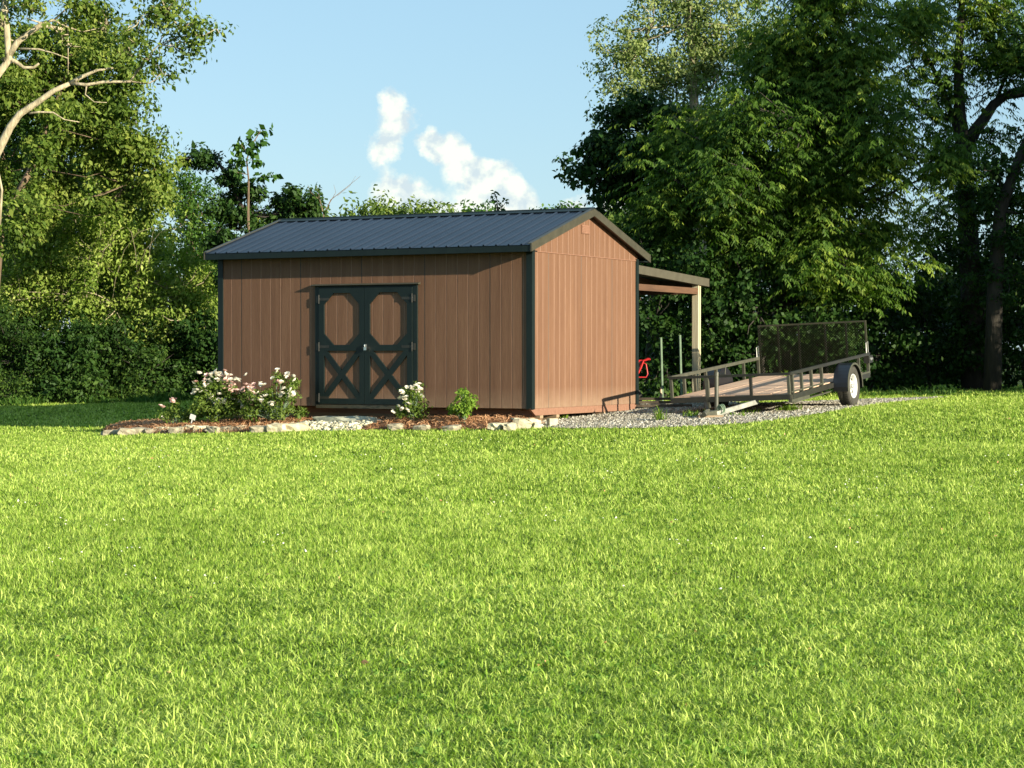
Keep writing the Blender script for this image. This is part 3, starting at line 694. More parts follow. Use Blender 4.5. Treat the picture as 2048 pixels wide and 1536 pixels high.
def edging():
    # pixel centre, half width px, half height px, pale or dark
    st = [(222,868,18,5,1),(252,867,16,6,1),(278,865,14,6,1),(300,865,12,5,1),(326,863,14,6,0),(352,864,14,6,1),(378,862,12,7,0),(402,862,14,7,0),(428,863,13,6,1),(452,862,12,6,1),(476,861,14,6,1),
          (516,862,16,6,1),(553,860,17,8,0),(592,858,22,8,0),(722,853,12,8,1),(742,852,12,8,0),(792,857,14,6,1),(843,858,14,5,1),(902,859,14,5,1),(992,857,12,7,0),(1020,857,11,7,0),(1046,852,17,9,0)]
    for i, (px, py, w, h, k) in enumerate(st):
        p = onground(px, py+h*.6); s = p.y/F; m = M_STONE if k == 0 else M_STON2
        me = stone_mesh(100+i, w*s*1.08, .10+.03*random.random(), h*s*1.25, m)
        o = link('edging_stone', me); o.location = (p.x, p.y+.08, p.z+h*s*.85); o.rotation_euler = (random.uniform(-.1,.1), random.uniform(-.08,.08), random.uniform(-.5,.3))
        tag(o, ('pale cream' if k == 0 else 'mottled brown-grey')+' rough stone edging the flower bed, '+ordinal(i+1)+' from its left end', 'stone', 'stones edging the flower bed')
    for (px, py, w, h, Y, lab) in ((1068,846,13,8,32.9,'tilted pale stone at the right end of the bed edging, by the shed corner'), (1072,853,10,7,32.6,'small pale stone propped under the tilted one at the bed corner'), (1036,841,14,5,33.1,'flat pale stone lying on the pine straw near the shed corner')):
        s = Y/F; me = stone_mesh(300+px, w*s, .10, h*s, M_STONE); o = link('corner_stone', me); q = at(px, py, Y); o.location = q; o.rotation_euler = (0, random.uniform(-.2,.3), random.random()*.5); tag(o, lab, 'stone', 'loose stones at the bed corner')
    q = at(1105, 846, 33.0); mb = MB(); mb.box(-.07,.07,-.09,.09,-.06,.06); o = mb.build('concrete_block', M_STONE, bevel=.008); q.z = g1(q.x, q.y)+.055; o.location = q; o.rotation_euler = (0,0,.2); tag(o, 'small pale concrete block on the gravel under the shed corner', 'block')
    mb = MB(); mb.box(-.30,.30,-.2,.2,-.03,.03); o = mb.build('timber_shim', M_SKID, bevel=.006); q = sw(-.35,.66,-.30); o.location = (q.x,q.y,q.z); o.rotation_euler = (0,0,.5); tag(o, 'flat timber pad under the near skids of the shed', 'pad')
    # step stone
    me = stone_mesh(77, .56, .24, .075, M_SLAB); o = link('step_stone', me); q = sw(-3.2, -.42); o.location = (q.x, q.y, EYE-1.10); o.rotation_euler = (0, 0, -ALPHA); tag(o, 'long flat grey stone step below the shed double doors', 'step')
edging()
def mound(name, poly_fn, mat_):
    pass
# flower bed: a low mound of soil (structure) and pine straw
bedc = np.array(BED)
def bed_h(x, y):
    """height of bed mound above the terrain"""
    x = np.asarray(x, float); y = np.asarray(y, float)
    pl = bedc; d = np.full(x.shape, 9e9)
    for i in range(len(pl)):
        a = pl[i]; b = pl[(i+1) % len(pl)]; ab = b-a; L2_ = ab@ab
        t = np.clip(((x-a[0])*ab[0]+(y-a[1])*ab[1])/L2_, 0, 1)
        d = np.minimum(d, np.hypot(x-(a[0]+t*ab[0]), y-(a[1]+t*ab[1])))
    ins = inpoly(x, y, BED)
    return np.where(ins, .11*(1-np.exp(-d/.22)) - .02, -.05)
def bed():
    xs = np.arange(-8.2, 1.4, .08); ys = np.arange(31.6, 38.6, .08); X, Y = np.meshgrid(xs, ys)
    Z = gz(X, Y) + bed_h(X, Y) + .015*np.sin(X*7)*np.cos(Y*6); n = len(xs); m = len(ys)
    i = (np.arange(m-1)[:,None]*n+np.arange(n-1)[None]).ravel()
    Fq = np.stack([i,i+1,i+n+1,i+n],1); cx = X.ravel()[Fq].mean(1); cy = Y.ravel()[Fq].mean(1)
    k = inpoly(cx, cy, BED); V = np.stack([X.ravel(),Y.ravel(),Z.ravel()],1); Fq = Fq[k]
    u, inv = np.unique(Fq, return_inverse=True)
    me = npmesh('flower_bed_soil', V[u], [inv.reshape(-1,4)], noisy('bed_soil', [(.3,(.10,.05,.025)),(.7,(.24,.12,.06))], 14, rough=.9, bs=.8, bd=.03))
    tag(link('flower_bed_soil', me), kind='structure')
    # straw
    N = 26000; x = rng.uniform(-7.3, .7, N); y = rng.uniform(31.9, 38, N); k = inpoly(x, y, BED); x = x[k]; y = y[k]
    # keep the pebble strip and step clear
    lx = (x-X0)*UU.x + (y-Y0)*UU.y; ly = (x-X0)*VV.x + (y-Y0)*VV.y
    k = ~((lx > -3.85) & (lx < -2.45) & (ly < -.1)) & (ly < .3) ; x = x[k]; y = y[k]; n = len(x)
    z = gz(x, y) + bed_h(x, y) + rng.uniform(0, .06, n)
    th = rng.uniform(0, 2*np.pi, n); ln = rng.uniform(.09, .2, n); el = rng.normal(.05, .35, n)
    d = np.stack([np.cos(th)*np.cos(el), np.sin(th)*np.cos(el), np.sin(el)],1)*ln[:,None]; w = np.stack([-np.sin(th), np.cos(th), np.full(n,.5)],1)*.0045
    c = np.stack([x,y,z],1); mid = c + rng.normal(0,.012,(n,3)) + [0,0,.02]
    V = np.stack([c-d/2-w, c-d/2+w, mid+w*1.2, mid-w*1.2, c+d/2+w*.6, c+d/2-w*.6],1).reshape(-1,3); b = np.arange(n)*6
    Fq = np.concatenate([np.stack([b,b+1,b+2,b+3],1), np.stack([b+3,b+2,b+4,b+5],1)])
    me = npmesh('pine_straw', V, [Fq], L_STRAW, np.repeat(rng.random(n), 6))
    tag(link('pine_straw', me), 'reddish brown pine straw mulch covering the flower bed', 'mulch', kind='stuff')
bed()
def rocks(name, pts, size, m, label, cat, seed):
    """pts (n,3), many small low-poly stones in one object"""
    r = np.random.default_rng(seed); n = len(pts)
    t = (1+5**.5)/2
    base = np.array([(1,0,-.3),(-.5,.87,-.3),(-.5,-.87,-.3),(0,0,1),(.6,.5,.6),(-.7,.1,.55),(0,-.7,.6)],float)
    fc = np.array([(0,1,4),(1,5,4),(1,2,5),(2,6,5),(2,0,6),(0,4,6),(4,5,3),(5,6,3),(6,4,3)])
    s = size*np.exp(r.normal(0,.35,n)); a = r.uniform(0,6.28,n); sc = r.uniform(.6,1.3,(n,3)); sc[:,2] *= .7
    P = base[None] + r.normal(0,.16,(n,7,3)); P = P*sc[:,None]
    ca, sa = np.cos(a)[:,None], np.sin(a)[:,None]
    Q = np.stack([P[...,0]*ca-P[...,1]*sa, P[...,0]*sa+P[...,1]*ca, P[...,2]],-1)*s[:,None,None] + pts[:,None]
    Fq = (np.arange(n)[:,None,None]*7 + fc[None]).reshape(-1,3)
    me = npmesh(name, Q.reshape(-1,3), [Fq], m, np.repeat(r.random(n),7)); return tag(link(name, me), label, cat, kind='stuff')
def stonemat(name, c0, c1, c2):
    def st(nt, b):
        a = nt.nodes.new('ShaderNodeAttribute'); a.attribute_name = 'rnd'; r = ramp(nt, a.outputs['Fac'], [(0,c0),(.5,c1),(1,c2)]); nt.links.new(r.outputs[0], b.inputs['Base Color'])
    return mat(name, rough=.85, setup=st)
def gravel():
    xs = np.arange(-6, 10, .12); ys = np.arange(30.8, 44, .12); X, Y = np.meshgrid(xs, ys); Z = gz(X,Y)+.004-.006; n = len(xs); m = len(ys)
    i = (np.arange(m-1)[:,None]*n+np.arange(n-1)[None]).ravel(); Fq = np.stack([i,i+1,i+n+1,i+n],1); cx = X.ravel()[Fq].mean(1); cy = Y.ravel()[Fq].mean(1)
    Fq = Fq[inpoly(cx,cy,GRAVEL)]; u, inv = np.unique(Fq, return_inverse=True); V = np.stack([X.ravel(),Y.ravel(),Z.ravel()+.006],1)
    me = npmesh('gravel_pad', V[u], [inv.reshape(-1,4)], noisy('gravel_base', [(.3,(.10,.09,.06)),(.5,(.24,.22,.17)),(.7,(.42,.40,.34))], 22, rough=.9, bs=.9, bd=.03))
    tag(link('gravel_pad', me), kind='structure')
    N = 130000; x = rng.uniform(-5, 9, N); y = rng.uniform(31, 43.5, N); k = inpoly(x, y, GRAVEL) & ((y < 39.5) | (x > 3)); x = x[k]; y = y[k]
    jit = rng.normal(0, .06, (2, len(x))); x += jit[0]; y += jit[1]
    rocks('gravel', np.stack([x,y,gz(x,y)+.008],1), .0145, stonemat('gravel_stones', (.10,.088,.062), (.25,.23,.18), (.50,.48,.41)), 'pale grey gravel of the parking pad under the trailer', 'gravel', 4)
    # white pebbles in front of the step
    N = 1500; lx = rng.uniform(-3.95, -2.55, N); ly = rng.uniform(-1.25, -.45, N); w = np.array([sw(a,b)[:] for a,b in zip(lx,ly)]); 
    rocks('pebbles', np.stack([w[:,0],w[:,1],gz(w[:,0],w[:,1])+bed_h(w[:,0],w[:,1])*.9+.03],1), .028, stonemat('white_pebbles', (.30,.27,.17), (.50,.47,.32), (.70,.67,.50)), 'white pebbles spread in front of the grey stone step', 'pebbles', 9)
gravel()

def lean_to_things():
    # two slim posts
    for (px, top, Y, lab) in ((1323, 675, 38.6, 'slim green metal stake standing under the lean-to, the left of two'), (1361, 670, 38.0, 'slim pale stake standing behind the trailer rail, the right of two')):
        p = at(px+3, 700, Y); z0 = g1(p.x, p.y); zt = at(px, top, Y); mb = MB()
        mb.bar((p.x, Y, z0-.1), (zt.x-.01, Y, zt.z), .022, .035, (0,1,0)); mb.bar((p.x, Y+.02, z0-.1), (zt.x-.01, Y+.02, zt.z), .045, .008, (0,1,0))
        o = mb.build('garden_stake', M_GRNP); tag(o, lab, 'stake', 'stakes under the lean-to')
    # red walk-behind tiller, mostly behind the shed corner
    c = at(1268, 790, 38.3); z0 = g1(c.x, c.y)
    root = empty('garden_tiller', (c.x, c.y, z0)); tag(root, 'red walk-behind garden machine half hidden behind the shed corner', 'tiller')
    mb = MB(); mb.tube([(-.2,.1,.25),(.0,.05,.5),(.12,.0,.75),(.16,0,.86),(.26,0,.90),(.30,0,.88)], .018, 8); mb.tube([(-.2,-.2,.25),(.0,-.2,.5),(.12,-.2,.75),(.16,-.2,.86),(.28,-.2,.90)], .018, 8)
    mb.tube([(.16,0,.83),(.22,-.02,.80),(.25,-.04,.62),(.22,-.05,.56),(.02,-.05,.56)], .012, 8); mb.tube([(.14,0,.84),(.14,-.2,.84)], .014, 6); mb.build('handlebar', M_RED, root)
    mb = MB(); mb.box(.02,.16,-.16,-.02,.78,.88); mb.build('control_box', M_RED, root, bevel=.02)
    mb = MB(); mb.prism([(-.35,.12),(.08,.12),(.14,.16),(.10,.27),(-.0,.33),(-.35,.36)], 'y', -.25, .1); mb.build('tine_cover', M_RED, root, bevel=.025)
    for yy in (-.33, .13):
        mb = MB(); mb.lathe([(.03,-.03),(.17,-.035),(.19,0),(.17,.035),(.03,.03)], (-.05,yy,.19), (0,1,0), 20); mb.build('wheel', M_TYRE, root)
    mb = MB(); mb.box(-.42,-.12,-.2,.05,.37,.55); mb.build('engine', M_BLK, root, bevel=.03)
    # tan curved piece of wood leaning at the stake
    c = at(1316, 790, 38.4); z0 = g1(c.x, c.y); mb = MB()
    mb.tube([(c.x-.10,c.y,z0+.02),(c.x+.0,c.y,z0+.10),(c.x+.06,c.y,z0+.2),(c.x+.05,c.y,z0+.36)], [.05,.045,.025,.015], 8); mb.tube([(c.x-.14,c.y-.05,z0+.03),(c.x+.13,c.y-.05,z0+.05)], [.05,.04], 8)
    o = mb.build('driftwood', M_BURLAP); tag(o, 'tan crooked piece of wood leaning at the foot of the green stake', 'wood')
    # stacked dark boards
    mb = MB(); a = at(1300, 797, 37.6); z0 = g1(a.x, a.y)
    for k in range(3): 
        mb.bar((a.x-.35, a.y+.1*k, z0+.05+.06*k), (a.x+.75-.1*k, a.y-.1, z0+.06+.06*k), .14, .045)
    o = mb.build('board_stack', noisy('old_boards', [(.3,(.03,.022,.014)),(.7,(.12,.09,.06))], 5, rough=.9)); tag(o, 'low stack of dark old boards on the ground behind the shed corner', 'boards')
    # short dark downpipe-like leg at the far corner of the end wall
    # timber blocks under the jack
    jx, jy = 3.16, 33.62
    mb = MB(); mb.box(-.20,.20,-.10,.10,0,.035); o = mb.build('jack_board', M_SKID); p = at(1420, 838, 33.5); o.location = (p.x, p.y, g1(p.x,p.y)+.005); o.rotation_euler = (0,0,.1); tag(o, 'weathered board lying on the gravel under the trailer jack', 'board')
    # plant tag
    mb = MB(); mb.box(-.05,.05,-.003,.003,0,.09); mb.box(-.008,.008,-.003,.003,-.09,-.0002); o = mb.build('plant_tag', M_WHITE); p = at(384, 839, 35.0); o.location = p; o.rotation_euler = (.3,.35,-.2); tag(o, 'small white plant tag stuck in the bed below the roses', 'tag')
lean_to_things()

# ------------------------------------------------------------------ lawn grass
def vn(x, y, cell, seed):
    r = np.random.default_rng(seed).random((256,256)); u = x/cell+1000; v = y/cell+1000; i = np.floor(u).astype(int); j = np.floor(v).astype(int); fu = u-i; fv = v-j; fu = fu*fu*(3-2*fu); fv = fv*fv*(3-2*fv)
    g = lambda a, b: r[a % 256, b % 256]
    return (g(i,j)*(1-fu)+g(i+1,j)*fu)*(1-fv)+(g(i,j+1)*(1-fu)+g(i+1,j+1)*fu)*fv
def grass():
    Vs = []; Fs4 = []; Fs3 = []; R = []; base = 0
    # (y0, y1, per m2, width, height, segments)
    zones = [(6.6, 9.5, 15000, .0042, .033, 2), (9.5, 13, 10500, .0052, .033, 2), (13, 19, 6200, .0074, .032, 1), (19, 27, 3300, .0105, .032, 1), (27, 37, 1800, .015, .032, 1), (37, 56, 900, .022, .036, 1)]
    for (y0, y1, dens, w, h, seg) in zones:
        hw1 = y1*.2457*1.12+.5; area = 2*hw1*(y1-y0); n = int(dens*area)
        x = rng.uniform(-hw1, hw1, n); y = rng.uniform(y0, y1, n)
        k = np.abs(x) < y*.2457*1.12+.5; x = x[k]; y = y[k]
        k = (np.hypot(x*1.3+.7*np.sin(y*3.1), y) > 0)
        if y1 > 30:
            bad = inpoly(x, y, GRAVEL) & (rng.random(len(x)) > .015) | inpoly(x, y, SHEDP) | inpoly(x, y, BED); k &= ~bad
        x = x[k]; y = y[k]; n = len(x)
        # clumpy height
        v1 = vn(x, y, .55, 1); v2 = vn(x, y, .16, 2); v3 = vn(x, y, 2.6, 3); v4 = vn(x, y, .07, 4)
        hh = h*(.62+.12*v1+.45*v2+.45*v4)*np.exp(rng.normal(0,.30,n))
        tall = rng.random(n) < .010*(.3+2*(v1 > .72)); hh = np.where(tall, hh*2.1, hh)
        z = gz(x, y) - .006
        th = rng.uniform(0, 2*np.pi, n); lean = np.abs(rng.normal(1.0,.38,n)); bx = np.cos(th); by = np.sin(th)
        fa = th + np.pi/2 + rng.normal(0,.5,n); wx = np.cos(fa)*w*.5; wy = np.sin(fa)*w*.5
        ww = np.exp(rng.normal(0,.3,n)); wx *= ww; wy *= ww
        P = np.stack([x,y,z],1); Wv = np.stack([wx,wy,np.zeros(n)],1)
        D = np.stack([bx*np.sin(lean), by*np.sin(lean), np.cos(lean)],1); D2 = np.stack([bx*np.sin(lean+.55), by*np.sin(lean+.55), np.cos(lean+.55)],1)
        rn = np.clip(.84*rng.random(n) + .20*(v2-.5) + .16*(v3-.5) + .12*(v1-.5) + .28*(v4-.5) + .06, 0, 1)
        if seg == 2:
            m_ = P + D*hh[:,None]*.55; t_ = m_ + D2*hh[:,None]*.5
            V = np.stack([P-Wv, P+Wv, m_+Wv*.85, m_-Wv*.85, t_],1).reshape(-1,3); b = base+np.arange(n)*5
            Fs4.append(np.stack([b,b+1,b+2,b+3],1)); Fs3.append(np.stack([b+3,b+2,b+4],1)); R.append(np.repeat(rn,5)); base += 5*n
        else:
            t_ = P + D*hh[:,None]
            V = np.stack([P-Wv, P+Wv, t_],1).reshape(-1,3); b = base+np.arange(n)*3
            Fs3.append(np.stack([b,b+1,b+2],1)); R.append(np.repeat(rn,3)); base += 3*n
        Vs.append(V)
    me = npmesh('lawn_grass', np.concatenate(Vs), [np.concatenate(Fs4), np.concatenate(Fs3)], L_GRASS, np.concatenate(R))
    tag(link('lawn_grass', me), 'mown bright green lawn grass filling the foreground', 'grass', kind='stuff')
grass()
def clover():
    n = 900; y = 12.5+18*rng.random(n)**.8; x = rng.uniform(-1,1,n)*y*.26; k = vn(x, y, 1.1, 8) > .66; x = x[k]; y = y[k]
    rocks('clover_flowers', np.stack([x, y, gz(x,y)+.030],1), .0075, stonemat('clover_white', (.55,.55,.42), (.68,.68,.55), (.8,.8,.7)), 'tiny white clover flowers dotted through the lawn', 'clover', 21)
clover()
def lawn_weeds():
    n = 420; y = 7.2+16*rng.random(n)**1.2; x = rng.uniform(-1,1,n)*y*.26; k = vn(x, y, 1.4, 31) > .45; x = x[k]; y = y[k]
    V, R = leafcloud(np.stack([x,y,gz(x,y)+.012],1), 16, .04, .021, .22, -.3, aspect=.65)
    tag(link('lawn_weeds', npmesh('lawn_weeds', V, [quads(len(V)//4)], L_WEED, R)), 'small broad leaved weeds and clover growing among the lawn grass', 'weeds', kind='stuff')
    n = 130; y = 8.2+24*rng.random(n)**1.1; x = rng.uniform(-1,1,n)*y*.26
    V, R = leafcloud(np.stack([x,y,gz(x,y)+.016],1), 1, .01, .032, .3, 0, aspect=.5)
    tag(link('fallen_leaves', npmesh('fallen_leaves', V, [quads(len(V)//4)], L_STRAW, R)), 'scattered dry brown fallen leaves lying on the lawn', 'leaves', kind='stuff')
def fringe():
    n = 26000; x = rng.uniform(-15, 15, n); lim = np.where(x < -3, 47.3+.5*np.sin(x*1.7)+.3*np.sin(x*4.1), 42.3+.35*np.sin(x*2.1)+.3*np.sin(x*5)); y = lim + rng.random(n)**1.3*3.0
    k = (np.abs(x) < 14.5) & ~inpoly(x, y, SHEDP); x = x[k]; y = y[k]; n = len(x)
    v = vn(x, y, .7, 12); h = (.07+.26*v**2)*np.where(x < 0, 1, .42)*np.exp(rng.normal(0,.35,n)); th = rng.uniform(0,6.28,n); ln = np.abs(rng.normal(.4,.3,n)); P = np.stack([x,y,gz(x,y)-.01],1)
    D = np.stack([np.cos(th)*np.sin(ln), np.sin(th)*np.sin(ln), np.cos(ln)],1); D2 = np.stack([np.cos(th)*np.sin(ln+.7), np.sin(th)*np.sin(ln+.7), np.cos(ln+.7)],1); fa = rng.uniform(0,6.28,n); Wv = np.stack([np.cos(fa),np.sin(fa),fa*0],1)*.009
    m_ = P+D*h[:,None]*.6; t_ = m_+D2*h[:,None]*.5; V = np.stack([P-Wv,P+Wv,m_+Wv,m_-Wv,t_],1).reshape(-1,3); b = np.arange(n)*5
    me = npmesh('tall_grass_fringe', V, [np.stack([b,b+1,b+2,b+3],1), np.stack([b+3,b+2,b+4],1)], L_MID, np.repeat(rng.random(n),5))
    tag(link('tall_grass_fringe', me), 'unmown taller grass and weeds along the foot of the woods', 'tall grass', kind='stuff')
fringe()
def tuft(px, py, n, h, spread, label, mat_=None, w=.012, Y=None):
    p = onground(px, py); x, y, z = p
    r = rng; V = []; Fq = []; th = r.uniform(0, 6.28, n); el = r.uniform(.7, 1.45, n); hh = h*r.uniform(.5, 1.1, n)
    b0 = np.stack([r.normal(0, spread, n), r.normal(0, spread, n), np.zeros(n)],1)
    D = np.stack([np.cos(th)*np.cos(el), np.sin(th)*np.cos(el), np.sin(el)],1); e2 = el-.5; D2 = np.stack([np.cos(th)*np.cos(e2), np.sin(th)*np.cos(e2), np.sin(e2)],1)
    S_ = np.stack([-np.sin(th), np.cos(th), th*0],1)*w*.5
    m_ = b0 + D*hh[:,None]*.55; t_ = m_ + D2*hh[:,None]*.5
    V = np.stack([b0-S_, b0+S_, m_+S_*1.2, m_-S_*1.2, t_+S_*.15, t_-S_*.15],1).reshape(-1,3); b = np.arange(n)*6
    me = npmesh('weed', V, [np.concatenate([np.stack([b,b+1,b+2,b+3],1), np.stack([b+3,b+2,b+4,b+5],1)])], mat_ or L_YOUNG, np.repeat(r.random(n),6))
    o = link('weed', me); o.location = p; tag(o, label, 'weed', 'weeds growing in the gravel'); return o
tuft(1320, 842, 45, .28, .04, 'tall thin grassy weed in the gravel nearest the shed')
tuft(1386, 834, 60, .14, .10, 'low spreading weed in the shaded gravel left of the jack')
tuft(1120, 838, 50, .17, .06, 'leafy green weed beside the concrete block at the shed corner', w=.03)
tuft(1576, 822, 170, .15, .10, 'wide weed clump in the gravel under the middle of the trailer')
tuft(1500, 826, 50, .10, .08, 'small weed in the gravel between jack and trailer middle')
tuft(1478, 832, 40, .09, .10, 'tiny low weed in the gravel just right of the jack')
o = tuft(1541, 800, 9, .18, .015, 'single sprig growing up through the trailer deck by the gate', w=.02); o.location = TB + TR @ Vector((.62, TL_-.3, .11)); o['group'] = 'sprigs on the trailer'

# ------------------------------------------------------------------ foliage tools
def leafcloud(C, n_per, spread, size, flat=.6, droop=.3, rg=rng, aspect=.5):
    """C (m,3) clump centres -> leaf quads around them"""
    m = len(C); n = m*n_per; c = np.repeat(C, n_per, 0)
    sp = np.repeat(spread if np.ndim(spread) else np.full(m, spread), n_per)
    o = rg.normal(0, 1, (n,3)); o /= np.linalg.norm(o,axis=1)[:,None]+1e-9; rad = rg.random(n)**.45
    p = c + o*(rad*sp)[:,None]*[1,1,flat]
    # leaf axis points outward and droops
    nn = o*[1,1,.7] + [0,0,.35] + rg.normal(0,.42,(n,3)); nn /= np.linalg.norm(nn,axis=1)[:,None]
    d = rg.normal(0,1,(n,3)); d[:,2] -= .4+droop*1.5; d -= nn*(d*nn).sum(1)[:,None]; d /= np.linalg.norm(d,axis=1)[:,None]+1e-9
    s = np.cross(nn, d); L = size*np.exp(rg.normal(0,.25,n))[:,None]
    a = p; t = p + d*L; q = p + d*L*.45 + nn*L*.07
    V = np.stack([a, q+s*L*aspect*.5, t, q-s*L*aspect*.5],1).reshape(-1,3)
    tone = np.repeat(rg.random(m), n_per); rn = np.clip(.55*rg.random(n)+.45*tone, 0, 1)
    return V, np.repeat(rn,4)
def sprays(C, n_per, spread, length, leaf, rg=rng, outward=None):
    """compound leaves: drooping stalks carrying pairs of narrow leaflets"""
    m = len(C); n = m*n_per; c = np.repeat(C, n_per, 0)
    o = rg.normal(0,1,(n,3)); o /= np.linalg.norm(o,axis=1)[:,None]; p = c + o*(rg.random(n)**.5*spread)[:,None]*[1,1,.9]
    th = rg.uniform(0,2*np.pi,n) ; d = np.stack([np.cos(th)+o[:,0]*.6, np.sin(th)+o[:,1]*.6-.2, np.full(n,.15)],1); d /= np.linalg.norm(d,axis=1)[:,None]
    K = 5; Vs = []; tone = np.repeat(rg.random(m), n_per)*.55+rg.random(n)*.2; R = []
    sd = np.cross(d, [0,0,1.]); sd /= np.linalg.norm(sd,axis=1)[:,None]+1e-9
    for k in range(K):
        t = (k+1)/K*length; q = p + d*t + np.array([0,0,-1.])*(t*t/length*.42)
        for s in (-1, 1):
            ld = sd*s*.55 + d*.45 + np.array([0,0,-.95]) + rg.normal(0,.2,(n,3)); ld /= np.linalg.norm(ld,axis=1)[:,None]
            L = leaf*(1-.18*abs(k-2.5)/2.5)*rg.uniform(.8,1.2,n)[:,None]
            wv = np.cross(ld, d); wv += rg.normal(0,.35,(n,3)); wv -= ld*(wv*ld).sum(1)[:,None]; wv /= np.linalg.norm(wv,axis=1)[:,None]+1e-9; wv *= L*.16
            Vs.append(np.stack([q, q+ld*L*.45+wv, q+ld*L, q+ld*L*.45-wv],1)); R.append(np.repeat(tone+rg.random(n)*.25,4).reshape(n,4))
    V = np.concatenate(Vs,0).reshape(-1,3); return V, np.clip(np.concatenate(R,0).ravel(),0,1)
def quads(n): return np.arange(n*4).reshape(-1,4)
def blob_clumps(blobs, dens, rg=rng, shell=.35, hier=0):
    """blobs: (centre, (rx,ry,rz)); clump centres biased to the surface"""
    out = []; own = []
    for i, (c, r) in enumerate(blobs):
        r = np.array(r); area = 4*np.pi*((r[0]*r[1])**1.6/3+(r[0]*r[2])**1.6/3+(r[1]*r[2])**1.6/3)**(1/1.6)
        n = max(4, int(area*dens)); o = rg.normal(0,1,(n,3)); o /= np.linalg.norm(o,axis=1)[:,None]
        rad = 1 - shell*1.6*rg.random(n)**1.6 + rg.normal(0,.07,n)
        P = np.array(c)+o*rad[:,None]*r
        if hier:
            np_ = max(3, int(n/5.5)); par = P[:np_]; idx = rg.integers(0, np_, n); P = par[idx] + rg.normal(0,1,(n,3))*[hier,hier,hier*.9]
        out.append(P); own += [i]*n
    return np.concatenate(out), np.array(own)
def pblobs(Y, lst):
    """lst of (px,py,rx,ry[,dY]) in the photograph at depth Y -> world ellipsoids"""
    out = []
    for b in lst:
        y = Y + (b[4] if len(b) > 4 else 0); s = y/F; p = at(b[0], b[1], y)
        rx, rz = b[2]*s, b[3]*s; out.append((tuple(p), (rx, max(.5, (rx+rz)/2*.85), rz)))
    return out
def tree(name, label, cat, base, trunk, blobs, leafm, bark, dens=5, n_per=60, spread=.34, size=.10, kind='simple', limbs=(), group=None, twigs=.35, flat=.65, droop=.3, r0=.16, aspect=.5, shell=.35, drop_low=True, lf=.22, hier=.27):
    """a tree or shrub: trunk mesh (stem, limbs, twigs) and crown mesh (leaves)"""
    root = empty(name, base); tag(root, label, cat, group); B = np.array(base)
    C, own = blob_clumps(blobs, dens, shell=shell, hier=hier)
    g = gz(C[:,0], C[:,1]); 
    if drop_low: k = C[:,2] > g+.12; C = C[k]; own = own[k]
    if kind == 'simple': V, R = leafcloud(C, n_per, spread*np.exp(rng.normal(0,.25,len(C))), size, flat, droop, aspect=aspect)
    else: V, R = sprays(C, n_per, spread, size*3.2, size)
    k = V.reshape(-1,4,3)[:,:,2].min(1) > np.repeat(0, len(V)//4)
    me = npmesh('crown', V-B, [quads(len(V)//4)], leafm, R); link('crown', me, root)
    mb = MB(); b = Vector(base)
    tp = [Vector(p) for p in trunk]
    if len(tp) > 1:
        rr = [r0*(1-.8*i/(len(tp)-1)) for i in range(len(tp))]; mb.tube([p-b for p in tp], rr, 9)
    for (pts, r1, r2) in limbs:
        n = len(pts); mb.tube([Vector(p)-b for p in pts], [r1+(r2-r1)*i/(n-1) for i in range(n)], 7)
    def near(p):
        best = min(tp+[Vector(q) for (ps_, _a, _b) in limbs for q in ps_[1:]], key=lambda q: (q-p).length + max(0, q.z-p.z)*2); return best
    ends = []
    for i, (c, r) in enumerate(blobs):
        c = Vector(c); a = near(c); mid = a.lerp(c, .5) + Vector((random.uniform(-.2,.2), random.uniform(-.2,.2), -.12*(c-a).length))
        if c.z < a.z: mid = a.lerp(c,.5)
        mb.tube([a-b, mid-b, c-b], [r0*lf, r0*lf*.6, r0*lf*.3], 5)
    for j in range(len(C)):
        if random.random() < twigs:
            c = Vector(blobs[own[j]][0]); p = Vector(C[j]); c = c.lerp(p, random.uniform(.05,.4)); m_ = c.lerp(p,.5)+Vector((random.uniform(-.12,.12),random.uniform(-.1,.1),random.uniform(-.12,.05)))
            mb.tube([c-b, m_-b, p-b], [.018,.012,.006], 3, cap=False)
    mb.build('trunk', bark, root, smooth=True)
    return root
def gp_(px, Y, dz=0):
    p = at(px, 700, Y); return Vector((p.x, Y, g1(p.x, Y)+dz))
def pl(pts, Y):
    return [at(p[0], p[1], Y + (p[2] if len(p) > 2 else 0)) for p in pts]

lawn_weeds()
